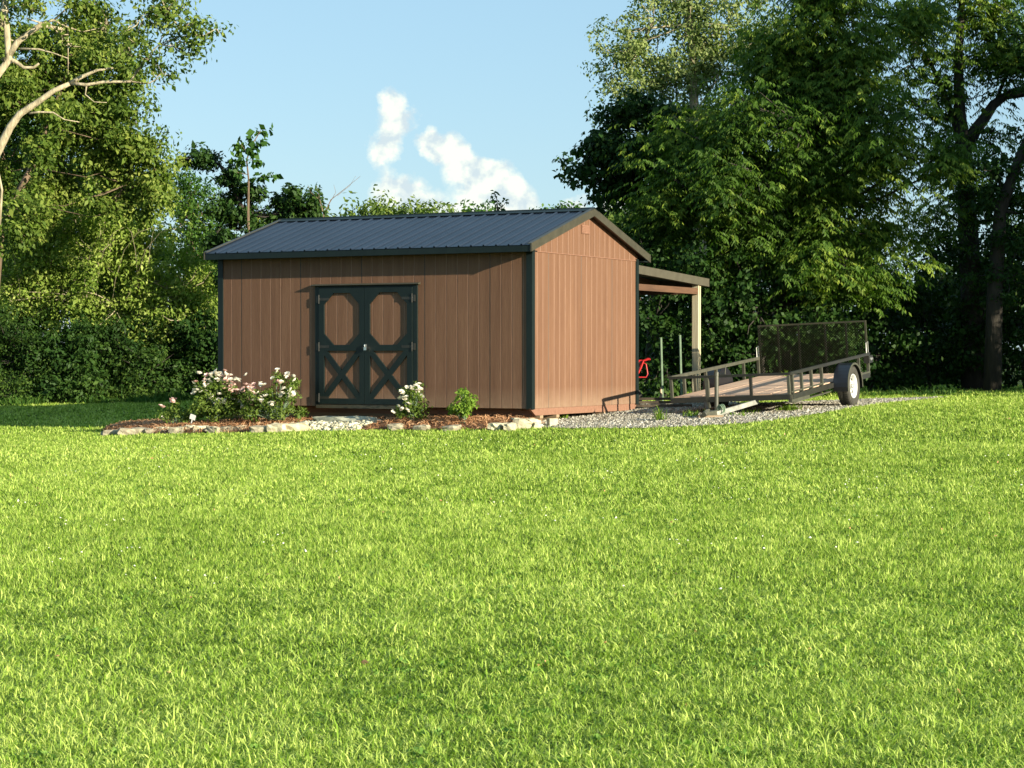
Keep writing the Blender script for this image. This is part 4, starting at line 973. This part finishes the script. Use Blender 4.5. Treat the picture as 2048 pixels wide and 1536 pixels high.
# ---------------- left side
Y1 = 40.0
tree('pale_barked_tree', 'airy tree leaning in from the left with long pale bare limbs against the sky', 'tree', gp_(-170, Y1),
     [gp_(-170, Y1), at(-130, 500, Y1), at(-90, 300, Y1), at(-40, 200, Y1), at(20, 120, Y1), at(10, -20, Y1), at(5, -120, Y1)],
     pblobs(Y1, [(60,20,80,50),(150,10,70,50),(215,55,70,40,.5),(290,30,70,45),(345,20,50,40),(385,48,38,30),(350,95,45,25),(312,120,40,24),(335,150,26,16),(150,-60,120,60),(300,-60,120,60),(260,95,40,20),(120,70,60,24),(432,60,9,7),(-20,60,60,80)]),
     L_OLIVE, M_BARK_P, dens=5.5, n_per=30, spread=.32, size=.10, r0=.15, lf=.14, twigs=.6, shell=.6, hier=.14,
     limbs=[(pl([(-110,560),(-60,400),(-5,308),(22,255),(42,228),(75,207),(110,182),(142,168)],Y1), .105, .042), (pl([(142,168),(175,171),(210,165),(262,164),(280,140),(305,105)],Y1), .040, .012), (pl([(142,168),(165,155),(195,142),(228,137)],Y1), .05, .015),
            (pl([(10,125),(38,85),(60,68),(85,53),(130,60)],Y1), .075, .03), (pl([(40,80),(85,48),(110,42),(135,55)],Y1), .04, .015), (pl([(15,118),(35,126),(50,137),(70,136),(80,128)],Y1), .05, .02), (pl([(0,60),(10,20),(30,-40)],Y1), .08, .04),
            (pl([(60,228),(80,225),(108,226),(130,240),(160,245)],Y1), .025, .008), (pl([(42,99),(80,100),(110,108),(138,118)],Y1), .025, .008), (pl([(270,150),(290,120),(320,90),(370,70)],Y1), .02, .008), (pl([(0,450),(5,380),(-5,330)],Y1), .03, .02),
            (pl([(175,171),(172,190),(190,205),(215,206)],Y1), .018, .006), (pl([(330,90),(360,75),(395,72)],Y1), .015, .006), (pl([(138,60),(138,150)],Y1), .015, .006)])
Y2 = 46.5
tree('vine_covered_tree', 'big leaning tree smothered in olive green vines on the left', 'tree', gp_(-30, Y2),
     [gp_(-30, Y2), at(0, 470, Y2), at(30, 400, Y2), at(65, 335, Y2), at(95, 260, Y2), at(130, 160, Y2), at(150, 90, Y2)],
     pblobs(Y2, [(70,110,90,60),(160,90,70,50),(205,130,70,50),(240,180,50,55),(150,170,110,70,.8),(50,200,90,90),(210,250,80,80),(275,260,40,50),(150,300,110,80,.8),(300,320,35,45),(255,370,75,75),(120,400,90,60,1),(20,330,70,90,.8),(-20,150,70,120),(310,400,30,60),(60,430,34,30,-1.6),(95,300,36,30,-1.4),(30,470,40,24,-1.7),(100,220,40,24,-1.3)]),
     L_OLIVE, M_BARK_B, dens=8.0, n_per=60, spread=.34, size=.11, r0=.12, lf=.12, hier=.18, twigs=.25, limbs=[(pl([(-40,520,-1),(20,420,-1.2),(62,335,-1.2),(105,255,-1.0)],Y2), .065, .012)])
Y3 = 49.8
tree('privet_thicket', 'pale yellow green sunlit thicket on the left, below the vine covered tree', 'shrub', gp_(180, Y3),
     [gp_(180, Y3), at(180, 640, Y3), at(170, 560, Y3)],
     pblobs(Y3, [(60,450,80,60),(150,430,75,55),(235,440,70,60),(300,470,50,60),(90,520,100,60),(200,520,90,70),(300,560,60,70),(360,590,45,80),(40,560,80,60),(140,590,90,60),(240,610,80,60),(330,650,60,50),(400,560,38,90,.8),(395,650,45,60)]),
     L_YEL, M_BARK_P, dens=9, n_per=46, spread=.30, size=.095, r0=.04, twigs=.5, lf=.2,
     limbs=[(pl([(a, 640, .2), (a+d*.4, 560, -.5), (a+d, 500, -1.0), (a+d*1.9, 465, -1.25), (a+d*2.9, 455, -1.3)], Y3), .007, .0025) for a, d in [(random.uniform(40,330), random.uniform(-28,34)) for _ in range(7)]])
Y4 = 48.6
for i, (nm, lab, bl) in enumerate((
    ('hedge_bush', 'dense bush coloured dark as if shaded at the lawn edge, leftmost of the low hedge', [(-20,690,70,70),(50,720,80,80),(20,668,80,40,.6),(-10,770,60,36,-.3),(50,775,60,34,-.4)]),
    ('hedge_bush', 'dense bush coloured dark as if shaded at the lawn edge, second from the left of the low hedge', [(130,710,75,85),(180,685,60,40,.5),(150,760,70,45,-.4),(170,780,60,28,-.6)]),
    ('hedge_bush', 'dense bush coloured dark as if shaded at the lawn edge, third from the left of the low hedge', [(245,720,70,75),(290,750,60,50,-.4),(270,690,60,36,.3),(240,778,60,30,-.5),(310,782,50,25,-.5)]),
    ('hedge_bush', 'dense bush coloured dark as if shaded at the lawn edge, nearest the shed wall on its left', [(350,725,65,75),(410,720,55,85),(390,672,55,40,.6),(450,700,50,100,.5),(370,780,50,28,-.4),(425,780,50,28,-.4)]))):
    c = pblobs(Y4+.3*i, bl)
    tree(nm, lab, 'bush', gp_(bl[0][0], Y4+.3*i), [gp_(bl[0][0], Y4+.3*i), at(bl[0][0], bl[0][1], Y4+.3*i)], c, (L_HEDGE, L_DARK, L_HEDGE, L_DARK)[i], M_BARK_D, dens=9, n_per=70, spread=.30, size=(.07,.10,.08,.11)[i], r0=.05, twigs=.2, group='low dark hedge along the left lawn edge')  # dark leaf colours stand in for shade on these sunlit bushes
Y5 = 52.0
tree('slender_tree', 'mid green tree with pointed tops between the vine tree and the dark arching one', 'tree', gp_(385, Y5), [gp_(385, Y5), at(385, 600, Y5), at(385, 430, Y5)],
     pblobs(Y5, [(345,385,22,28),(380,385,20,30),(408,395,24,28),(350,440,40,50),(400,450,50,55),(380,530,70,70),(430,520,50,70),(360,370,8,14),(378,362,7,12)]),
     L_MID, M_BARK_B, dens=7, n_per=45, spread=.3, size=.09, r0=.12, flat=1.0, hier=.13)
Y6 = 48.0
tree('arching_vine_tree', 'dark vine draped tree with an arching left arm, left of the shed roof', 'tree', gp_(510, Y6), [gp_(510, Y6), at(510, 560, Y6), at(500, 430, Y6)],
     pblobs(Y6, [(375,318,20,9),(400,310,22,12),(428,318,22,16),(452,338,22,22),(462,372,26,30),(500,420,45,45),(550,430,45,40),(590,420,35,28),(480,470,60,50),(560,480,60,50),(625,395,14,14),(600,395,22,18),(612,440,20,18),(450,520,50,60),(440,440,30,50),(585,385,10,10)]),
     L_DARK, M_BARK_D, dens=8.5, n_per=50, spread=.22, size=.10, r0=.13, hier=.08, limbs=[(pl([(490,430),(465,370),(440,330),(400,312),(365,318)],Y6), .06, .015)])
p_ = pl([(497,420),(498,360),(494,320),(505,290),(522,262)], Y6-.5)
def big_leaf_sapling():
    b = gp_(500, Y6-.5); root = empty('sapling', b); tag(root, 'slender sapling with large round leaves rising above the dark arching tree', 'sapling')
    C = pl([(520,262),(534,262),(505,280),(515,293),(525,285),(500,300),(482,286),(474,292),(488,302),(470,320),(480,330),(486,316),(512,325),(517,322),(476,345),(530,352),(548,352),(520,355),(507,305)], Y6-.5)
    V, R = leafcloud(np.array(C), 14, .14, .14, .5, .5, aspect=.7)
    me = npmesh('crown', V-np.array(b), [quads(len(V)//4)], L_MID, R); link('crown', me, root)
    mb = MB(); mb.tube([Vector(q)-b for q in ([b]+p_)], [.05,.03,.022,.018,.015,.01], 6)
    for (x, y, x2, y2) in ((497,350,474,345),(495,325,470,318),(498,310,482,288),(505,290,520,288),(498,362,530,352),(530,352,548,350),(495,320,515,322)):
        mb.tube([q-b for q in pl([(x,y),(x2,y2)], Y6-.5)], [.012,.006], 4)
    mb.build('trunk', M_BARK_B, root)
big_leaf_sapling()
def bare_sapling():
    b = gp_(650, 47); root = empty('bare_sapling', b); tag(root, 'thin nearly leafless sapling leaning right above the shed ridge', 'sapling')
    mb = MB(); 
    for pts, a, c in (([(640,640),(648,430),(640,400),(634,372)],.025,.006), ([(648,430),(662,400),(690,378),(721,353)],.014,.004), ([(655,415),(672,385),(668,370)],.008,.003), ([(640,400),(622,385),(616,370)],.009,.004), ([(675,392),(700,372),(712,352)],.006,.003)):
        mb.tube([q-b for q in pl(pts, 47)], list(np.linspace(a, c, len(pts))), 4)
    mb.tube([Vector((0,0,0)), at(640,640,47)-b], [.04,.025], 5); mb.build('trunk', M_BARK_B, root)
    V, R = leafcloud(np.array(pl([(634,372),(618,373),(612,385),(640,385),(640,405),(630,402),(650,420),(645,395)],47)), 6, .10, .09, .8, .4)
    link('crown', npmesh('crown', V-np.array(b), [quads(len(V)//4)], L_DARK, R), root)
bare_sapling()
# distant tree tops behind the shed
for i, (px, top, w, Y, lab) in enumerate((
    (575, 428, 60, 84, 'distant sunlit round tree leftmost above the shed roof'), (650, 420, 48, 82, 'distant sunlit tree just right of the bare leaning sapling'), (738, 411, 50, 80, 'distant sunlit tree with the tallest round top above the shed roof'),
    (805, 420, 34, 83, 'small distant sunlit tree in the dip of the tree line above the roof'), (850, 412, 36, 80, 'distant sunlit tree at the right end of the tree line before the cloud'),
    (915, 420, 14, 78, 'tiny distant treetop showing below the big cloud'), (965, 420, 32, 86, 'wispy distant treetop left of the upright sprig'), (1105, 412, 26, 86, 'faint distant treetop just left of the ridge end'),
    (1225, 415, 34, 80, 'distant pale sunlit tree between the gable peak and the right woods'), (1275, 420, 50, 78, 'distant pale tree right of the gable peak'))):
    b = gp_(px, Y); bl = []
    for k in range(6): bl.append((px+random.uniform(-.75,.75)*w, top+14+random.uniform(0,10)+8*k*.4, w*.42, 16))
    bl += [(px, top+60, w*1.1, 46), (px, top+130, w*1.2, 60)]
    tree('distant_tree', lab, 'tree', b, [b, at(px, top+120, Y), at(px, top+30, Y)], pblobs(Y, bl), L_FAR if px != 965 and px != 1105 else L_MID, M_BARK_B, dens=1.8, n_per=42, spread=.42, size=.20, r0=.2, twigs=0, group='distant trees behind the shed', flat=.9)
def sprig():
    Y = 49.5; b = gp_(990, Y); root = empty('leafy_shoot', b); tag(root, 'upright leafy shoot poking above the roof ridge against the big cloud', 'shoot')
    mb = MB(); mb.tube([Vector((0,0,0))]+[q-b for q in pl([(996,470),(995,420),(994,400),(989,386)],Y)], [.04,.03,.02,.012,.006], 5); mb.tube([q-b for q in pl([(997,440),(1004,415),(1017,398)],Y)], [.02,.012,.005], 4); mb.build('trunk', M_BARK_B, root)
    V, R = leafcloud(np.array(pl([(989,388),(992,397),(993,406),(995,416),(998,425),(1001,418),(1006,410),(1012,402),(996,432),(1000,428),(994,425)],Y)), 9, .09, .10, 1, .1)
    link('crown', npmesh('crown', V-np.array(b), [quads(len(V)//4)], L_MID, R), root)
sprig()

# ---------------- right side
Y7 = 45.0
tree('broadleaf_tree', 'broad leaved tree coloured dark as if shaded, whose drooping left edge overhangs the sky by the shed', 'tree', gp_(1300, Y7), [gp_(1300, Y7), at(1310, 600, Y7), at(1310, 400, Y7), at(1300, 250, Y7)],
     pblobs(Y7, [(1250,300,60,45),(1205,315,45,35),(1185,290,30,25),(1165,330,16,16),(1152,345,9,8),(1235,240,35,30),(1240,360,45,30),(1290,340,70,60),(1230,385,30,20),(1280,400,45,30),(1270,215,30,30),(1310,270,60,60),(1350,340,60,70),(1330,420,70,50),(1255,335,50,40,-.6),(1205,300,26,24,-.3),(1300,460,50,40)]),
     L_DARK, M_BARK_D, dens=8, n_per=42, spread=.28, size=.11, r0=.17, twigs=.5, aspect=.75, droop=.6, hier=.17)  # shade on this tree comes from its dark leaf colour
Y8 = 51.0
tree('tall_pale_tree', 'tall sunlit pale green tree rising behind the dark woods, top centre right', 'tree', gp_(1400, Y8), [gp_(1400, Y8), at(1400, 500, Y8), at(1390, 250, Y8), at(1380, 50, Y8), at(1380,-60,Y8)],
     pblobs(Y8, [(1270,90,40,50),(1225,65,14,12),(1235,110,30,22),(1225,150,22,16),(1310,40,45,50),(1290,150,60,50),(1240,200,38,40),(1370,60,70,70),(1450,50,70,60),(1520,70,60,60),(1350,160,80,60),(1440,150,80,60),(1520,170,70,50),(1330,-20,60,50),(1460,-30,110,50),(1290,250,60,50),(1400,260,80,60)]),
     L_PALE, M_BARK_P, dens=6.5, n_per=48, spread=.34, size=.095, r0=.2, twigs=.5, limbs=[])
Y9 = 43.0
tree('walnut_tree', 'broad dark tree with drooping compound leaves filling the right woods, some sprays sunlit', 'tree', gp_(1560, Y9+1), [gp_(1560, Y9+1), at(1565, 600, Y9+1), at(1580, 400, Y9+1), at(1590, 200, Y9+1), at(1600, 20, Y9+1)],
     pblobs(Y9, [(1440,300,90,60),(1500,230,90,50),(1600,250,90,60,-.8),(1400,400,90,60),(1520,350,90,60,-.7),(1640,150,100,60),(1580,70,80,60,.5),(1680,60,80,60),(1740,120,60,60,.5),(1680,240,80,60,-.5),(1740,300,70,60,-.9),(1620,360,90,60),(1500,450,100,60),(1640,450,90,50,.4),(1840,310,60,40,-1.2),(1790,260,40,40,-.8),(1880,340,50,30,-1.2),(1450,500,80,50),(1580,525,90,50),(1690,510,70,50,-.5),(1760,400,60,40),(1660,545,60,45,-.3),(1350,330,80,70,1),(1330,450,80,60,1),(1740,560,55,36,-.3),(1760,480,60,40,.5),(1560,160,80,60,.4),(1800,40,60,60,1),(1420,590,60,50,.5),(1600,-20,120,50)]),
     L_WAL, M_BARK_D, dens=5.8, n_per=14, spread=.42, size=.125, r0=.24, kind='spray', twigs=.4)
Y10 = 46.0
tree('forked_tree', 'dark tree on the far right with a thick trunk forking before gaps of bright sky', 'tree', gp_(1950, Y10), [gp_(1950, Y10), at(1945, 600, Y10), at(1935, 450, Y10), at(1930, 330, Y10), at(1918, 230, Y10), at(1915, 120, Y10), at(1925, -40, Y10)],
     pblobs(Y10, [(1850,40,60,50),(1930,30,70,50),(2010,30,60,60),(1880,110,55,40),(1950,110,60,40),(2030,110,45,40),(1870,200,45,50),(1820,130,35,40),(1905,250,25,30),(1985,260,20,16),(2000,300,24,14),(1890,330,70,40),(1950,370,60,40),(2020,160,40,20),(1880,420,60,40,-.5),(1980,420,50,40),(2060,70,60,80),(1930,-50,150,50),(1820,200,25,20)]),
     L_WAL, M_BARK_D, dens=5.0, n_per=13, spread=.38, size=.115, r0=.30, kind='spray', twigs=.6,
     limbs=[(pl([(1930,300),(1948,262),(1965,240),(1985,210),(2010,192),(2060,186)],Y10), .16, .08), (pl([(1925,330),(1905,240),(1880,170),(1850,110),(1800,60)],Y10), .08, .03), (pl([(1990,205),(2010,150),(2060,90)],Y10),.05,.02)])
Y11 = 44.5
tree('leaning_tree', 'dark vine clad trunk leaning into the right edge of the picture', 'tree', gp_(1960, Y11), [gp_(1985, Y11), at(1990, 560, Y11), at(2000, 420, Y11), at(2040, 310, Y11), at(2090, 200, Y11), at(2150,80,Y11)],
     pblobs(Y11, [(2010,400,26,50),(2035,340,22,40),(2060,290,25,40),(1990,470,40,50),(2040,480,50,60),(2060,420,40,60),(2110,250,60,60),(2020,560,60,60),(2090,120,60,60),(2000,340,22,9),(1985,345,14,7)]),
     L_DARK, M_BARK_D, dens=6, n_per=45, spread=.28, size=.10, r0=.2, twigs=.4)
# understory: dark shrubs along the right lawn edge
ug = 'dark understory shrubs along the right lawn edge'
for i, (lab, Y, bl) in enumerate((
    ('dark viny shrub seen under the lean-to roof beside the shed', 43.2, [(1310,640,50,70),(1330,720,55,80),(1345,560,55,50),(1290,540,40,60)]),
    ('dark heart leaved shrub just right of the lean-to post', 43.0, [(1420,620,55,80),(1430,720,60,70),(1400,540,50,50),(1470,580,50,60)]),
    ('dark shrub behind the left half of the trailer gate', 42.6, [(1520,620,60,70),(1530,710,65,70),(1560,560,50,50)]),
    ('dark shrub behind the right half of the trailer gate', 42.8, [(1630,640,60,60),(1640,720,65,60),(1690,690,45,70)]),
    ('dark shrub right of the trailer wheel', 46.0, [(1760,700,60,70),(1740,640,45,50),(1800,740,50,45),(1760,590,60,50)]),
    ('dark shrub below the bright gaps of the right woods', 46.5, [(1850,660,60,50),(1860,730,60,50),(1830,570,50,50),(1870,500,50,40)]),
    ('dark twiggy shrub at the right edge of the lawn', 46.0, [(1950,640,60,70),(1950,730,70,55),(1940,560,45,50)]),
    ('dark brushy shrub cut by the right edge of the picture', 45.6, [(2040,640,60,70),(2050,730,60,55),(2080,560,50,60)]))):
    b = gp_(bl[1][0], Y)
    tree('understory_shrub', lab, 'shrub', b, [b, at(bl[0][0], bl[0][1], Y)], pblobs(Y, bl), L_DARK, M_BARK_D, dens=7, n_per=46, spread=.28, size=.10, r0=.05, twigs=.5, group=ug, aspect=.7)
# deeper woods closing the view behind both sides, and the edge of the wood beyond
dg = 'trees deeper in the woods'
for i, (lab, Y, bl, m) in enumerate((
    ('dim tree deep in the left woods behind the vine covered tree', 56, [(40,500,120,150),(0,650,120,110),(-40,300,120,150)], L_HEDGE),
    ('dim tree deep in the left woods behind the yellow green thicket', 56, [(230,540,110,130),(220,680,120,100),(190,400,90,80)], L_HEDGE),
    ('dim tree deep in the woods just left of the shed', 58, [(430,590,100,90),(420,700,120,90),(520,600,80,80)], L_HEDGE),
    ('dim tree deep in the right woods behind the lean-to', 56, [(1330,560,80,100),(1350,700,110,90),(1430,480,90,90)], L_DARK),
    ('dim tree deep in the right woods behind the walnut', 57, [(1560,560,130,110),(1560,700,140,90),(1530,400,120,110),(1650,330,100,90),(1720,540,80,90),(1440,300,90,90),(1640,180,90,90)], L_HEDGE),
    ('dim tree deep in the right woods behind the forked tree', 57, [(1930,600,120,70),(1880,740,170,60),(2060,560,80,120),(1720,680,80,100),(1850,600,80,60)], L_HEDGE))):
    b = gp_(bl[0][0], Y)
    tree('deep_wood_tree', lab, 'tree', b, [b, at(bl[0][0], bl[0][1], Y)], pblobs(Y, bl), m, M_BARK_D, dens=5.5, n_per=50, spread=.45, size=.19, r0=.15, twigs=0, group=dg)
# tall trees standing outside the frame on the right, which shade the right woods
for i, (x, y, zs, r, lab) in enumerate((
    (21.5, 37.5, (2,5,8), 3.4, 'tall shade tree off to the right of the lawn, nearest the woods'), (26.5, 41.0, (2,5.5,9), 3.6, 'tall shade tree off to the right of the lawn, farthest out'), (17.5, 42.5, (2,5,7.5), 3.0, 'tall shade tree off to the right at the woods edge'),
    (16.7, 35.6, (7.5, 10.5), 2.2, 'high crowned shade tree off to the right of the gravel pad'))):
    b = Vector((x, y, g1(x, y))); bl = [((x+random.uniform(-.6,.6), y+random.uniform(-.6,.6), b.z+z), (r*random.uniform(.8,1.1), r, 2.2)) for z in zs]
    tree('shade_tree', lab, 'tree', b, [b, b+Vector((0,0,4)), b+Vector((0,0,zs[-1]+1))], bl, L_MID, M_BARK_D, dens=1.7, n_per=60, spread=.75, size=.26, r0=.25, twigs=0, group='shade trees right of the lawn')

# ---------------- roses and the young shrub in the bed
def rose_flower(seed, m, s=.032):
    r = np.random.default_rng(seed); V = []
    for ring, (k, tilt, rr) in enumerate(((7, .35, 1.0), (6, .75, .8), (4, 1.15, .5))):
        for q in range(k):
            a = 2*math.pi*(q/k)+ring*.5+r.normal(0,.1); d = np.array([math.cos(a)*math.cos(tilt), math.sin(a)*math.cos(tilt), math.sin(tilt)]); t = np.array([-math.sin(a), math.cos(a), 0]); L = s*rr*r.uniform(.85,1.2)
            V.append([d*L*.1-t*L*.2, d*L*.1+t*L*.2, d*L+t*L*.5+[0,0,L*.1], d*L-t*L*.5+[0,0,L*.1]])
    V = np.array(V).reshape(-1,3); return npmesh('flower', V, [quads(len(V)//4)], m, np.repeat(r.random(len(V)//4),4))
FL_W = [rose_flower(i, L_PET_W) for i in range(3)]; FL_P = [rose_flower(10+i, L_PET_P) for i in range(3)]
def rose(label, Y, px, blobs, flowers, leafm=L_ROSE, name='rose_bush', cat='rose bush', dens=26, size=.045, n_per=20, bz=EYE-1.08, group='rose bushes in the flower bed'):
    p = at(px, 800, Y); b = Vector((p.x, Y, bz)); root = empty(name, b); tag(root, label, cat, group)
    bl = pblobs(Y, blobs); bl = [(c, (r[0], min(r[1], .40), r[2])) for c, r in bl]
    C, own = blob_clumps(bl, dens, shell=.6); C = C[C[:,2] > bz+.02]
    V, R = leafcloud(C, n_per, .085, size, .8, .2, aspect=.55); link('foliage', npmesh('foliage', V-np.array(b), [quads(len(V)//4)], leafm, R), root)
    mb = MB()
    for j in range(0, len(C), 4):
        q = Vector(C[j])-b; s = Vector((q.x*.25, q.y*.25, 0)); mb.tube([s, s.lerp(q,.5)+Vector((0,0,.05)), q], [.008,.006,.003], 4, cap=False)
    mb.build('stems', M_GRNP, root)
    rr = random.Random(int(px))
    for (x, y, k) in flowers:
        f = at(x, y, Y) ; off = -(.10+.22*rr.random())
        o = link('flower', (FL_P if k else FL_W)[rr.randrange(3)], root); o.location = Vector((f.x, Y+off, f.z)) - b; o.rotation_euler = (rr.uniform(-.2,1.2), rr.uniform(-.6,.6), rr.uniform(0,6)); s = rr.uniform(1.0,1.5); o.scale = (s,s,s)
rr = random.Random(3)
fl = []
for (cx, cy, rx, ry, n, pk) in ((405,768,14,8,8,.2),(440,748,14,4,8,0),(428,752,24,7,16,.15),(450,760,14,6,6,.5),(418,764,10,8,6,.1),(400,776,9,7,5,.3),(392,782,7,6,4,.2),(475,757,15,6,10,.4),(455,770,12,7,8,.8),(487,778,22,8,14,.9),(475,786,12,6,7,.7),(444,805,12,6,6,0),(488,812,9,8,6,.1),(466,800,20,10,4,.1),(510,775,5,5,3,.8),(430,790,20,12,5,.2)):
    for _ in range(n): fl.append((cx+rr.gauss(0,.6)*rx, cy+rr.gauss(0,.6)*ry, rr.random() < pk))
rose('largest rose bush, thick with cream and pink blooms, at the left shed corner', 35.2, 445, [(445,800,48,34),(410,790,24,26),(470,790,30,26),(430,770,24,16),(480,815,40,24),(420,822,30,18),(400,815,22,20),(450,825,40,18),(405,775,16,12)], fl, dens=34, n_per=24)
fl = []
for (cx, cy, rx, ry, n, pk) in ((508,782,12,9,9,.4),(520,800,12,8,5,.1),(560,740,3,3,2,.3),(577,752,7,5,5,.1),(563,766,8,5,5,.1),(572,775,5,4,3,0),(585,790,9,9,10,0),(527,768,8,4,6,.1),(545,757,5,3,1,.2),(568,790,10,6,4,0),(545,808,9,4,6,0),(530,800,12,8,2,0),(593,757,4,4,2,.4)):
    for _ in range(n): fl.append((cx+rr.gauss(0,.5)*rx, cy+rr.gauss(0,.5)*ry, rr.random() < pk))
rose('open rose bush with white blooms and tall thin shoots, left of the double doors', 34.8, 555, [(560,795,36,26),(530,795,26,24),(580,780,18,24),(562,760,10,16),(590,762,8,14),(520,815,26,18),(560,822,34,16),(600,825,12,10),(505,795,18,24),(500,825,22,16)], fl, dens=30)
fl = [(352+rr.gauss(0,5), 803+rr.gauss(0,3), rr.random() < .6) for _ in range(5)] + [(326,812,1),(329,815,1),(328,835,0),(330,838,0)]
rose('small low rose bush with a few pink blooms at the left tip of the bed', 35.4, 352, [(352,820,26,18),(335,832,16,12),(375,830,20,14),(350,806,10,8)], fl, bz=EYE-1.16)
fl = []
for (cx, cy, rx, ry, n) in ((834,770,6,5,4),(822,778,7,5,6),(838,781,5,6,5),(806,785,6,5,6),(812,796,5,5,3),(802,795,3,3,2),(843,790,3,5,3),(806,818,5,3,3),(798,812,2,2,2),(815,820,3,2,2),(786,824,3,2,2),(818,805,5,5,2)):
    for _ in range(n): fl.append((cx+rr.gauss(0,.5)*rx, cy+rr.gauss(0,.5)*ry, 0))
rose('slim rose bush with white blooms standing in front of the right door', 33.8, 826, [(828,800,20,24),(815,790,14,16),(835,780,10,14),(842,820,16,16),(820,822,24,14),(800,822,12,10)], fl, dens=26)
rose('fresh bright green leafy shrub without flowers, right of the doors', 33.3, 927, [(930,800,14,14),(928,786,8,9),(938,803,13,14),(918,815,14,12),(930,820,20,12),(906,816,6,6)], [], leafm=L_YOUNG, name='young_shrub', cat='shrub', dens=30, size=.06, n_per=16, group='young shrub in the flower bed')
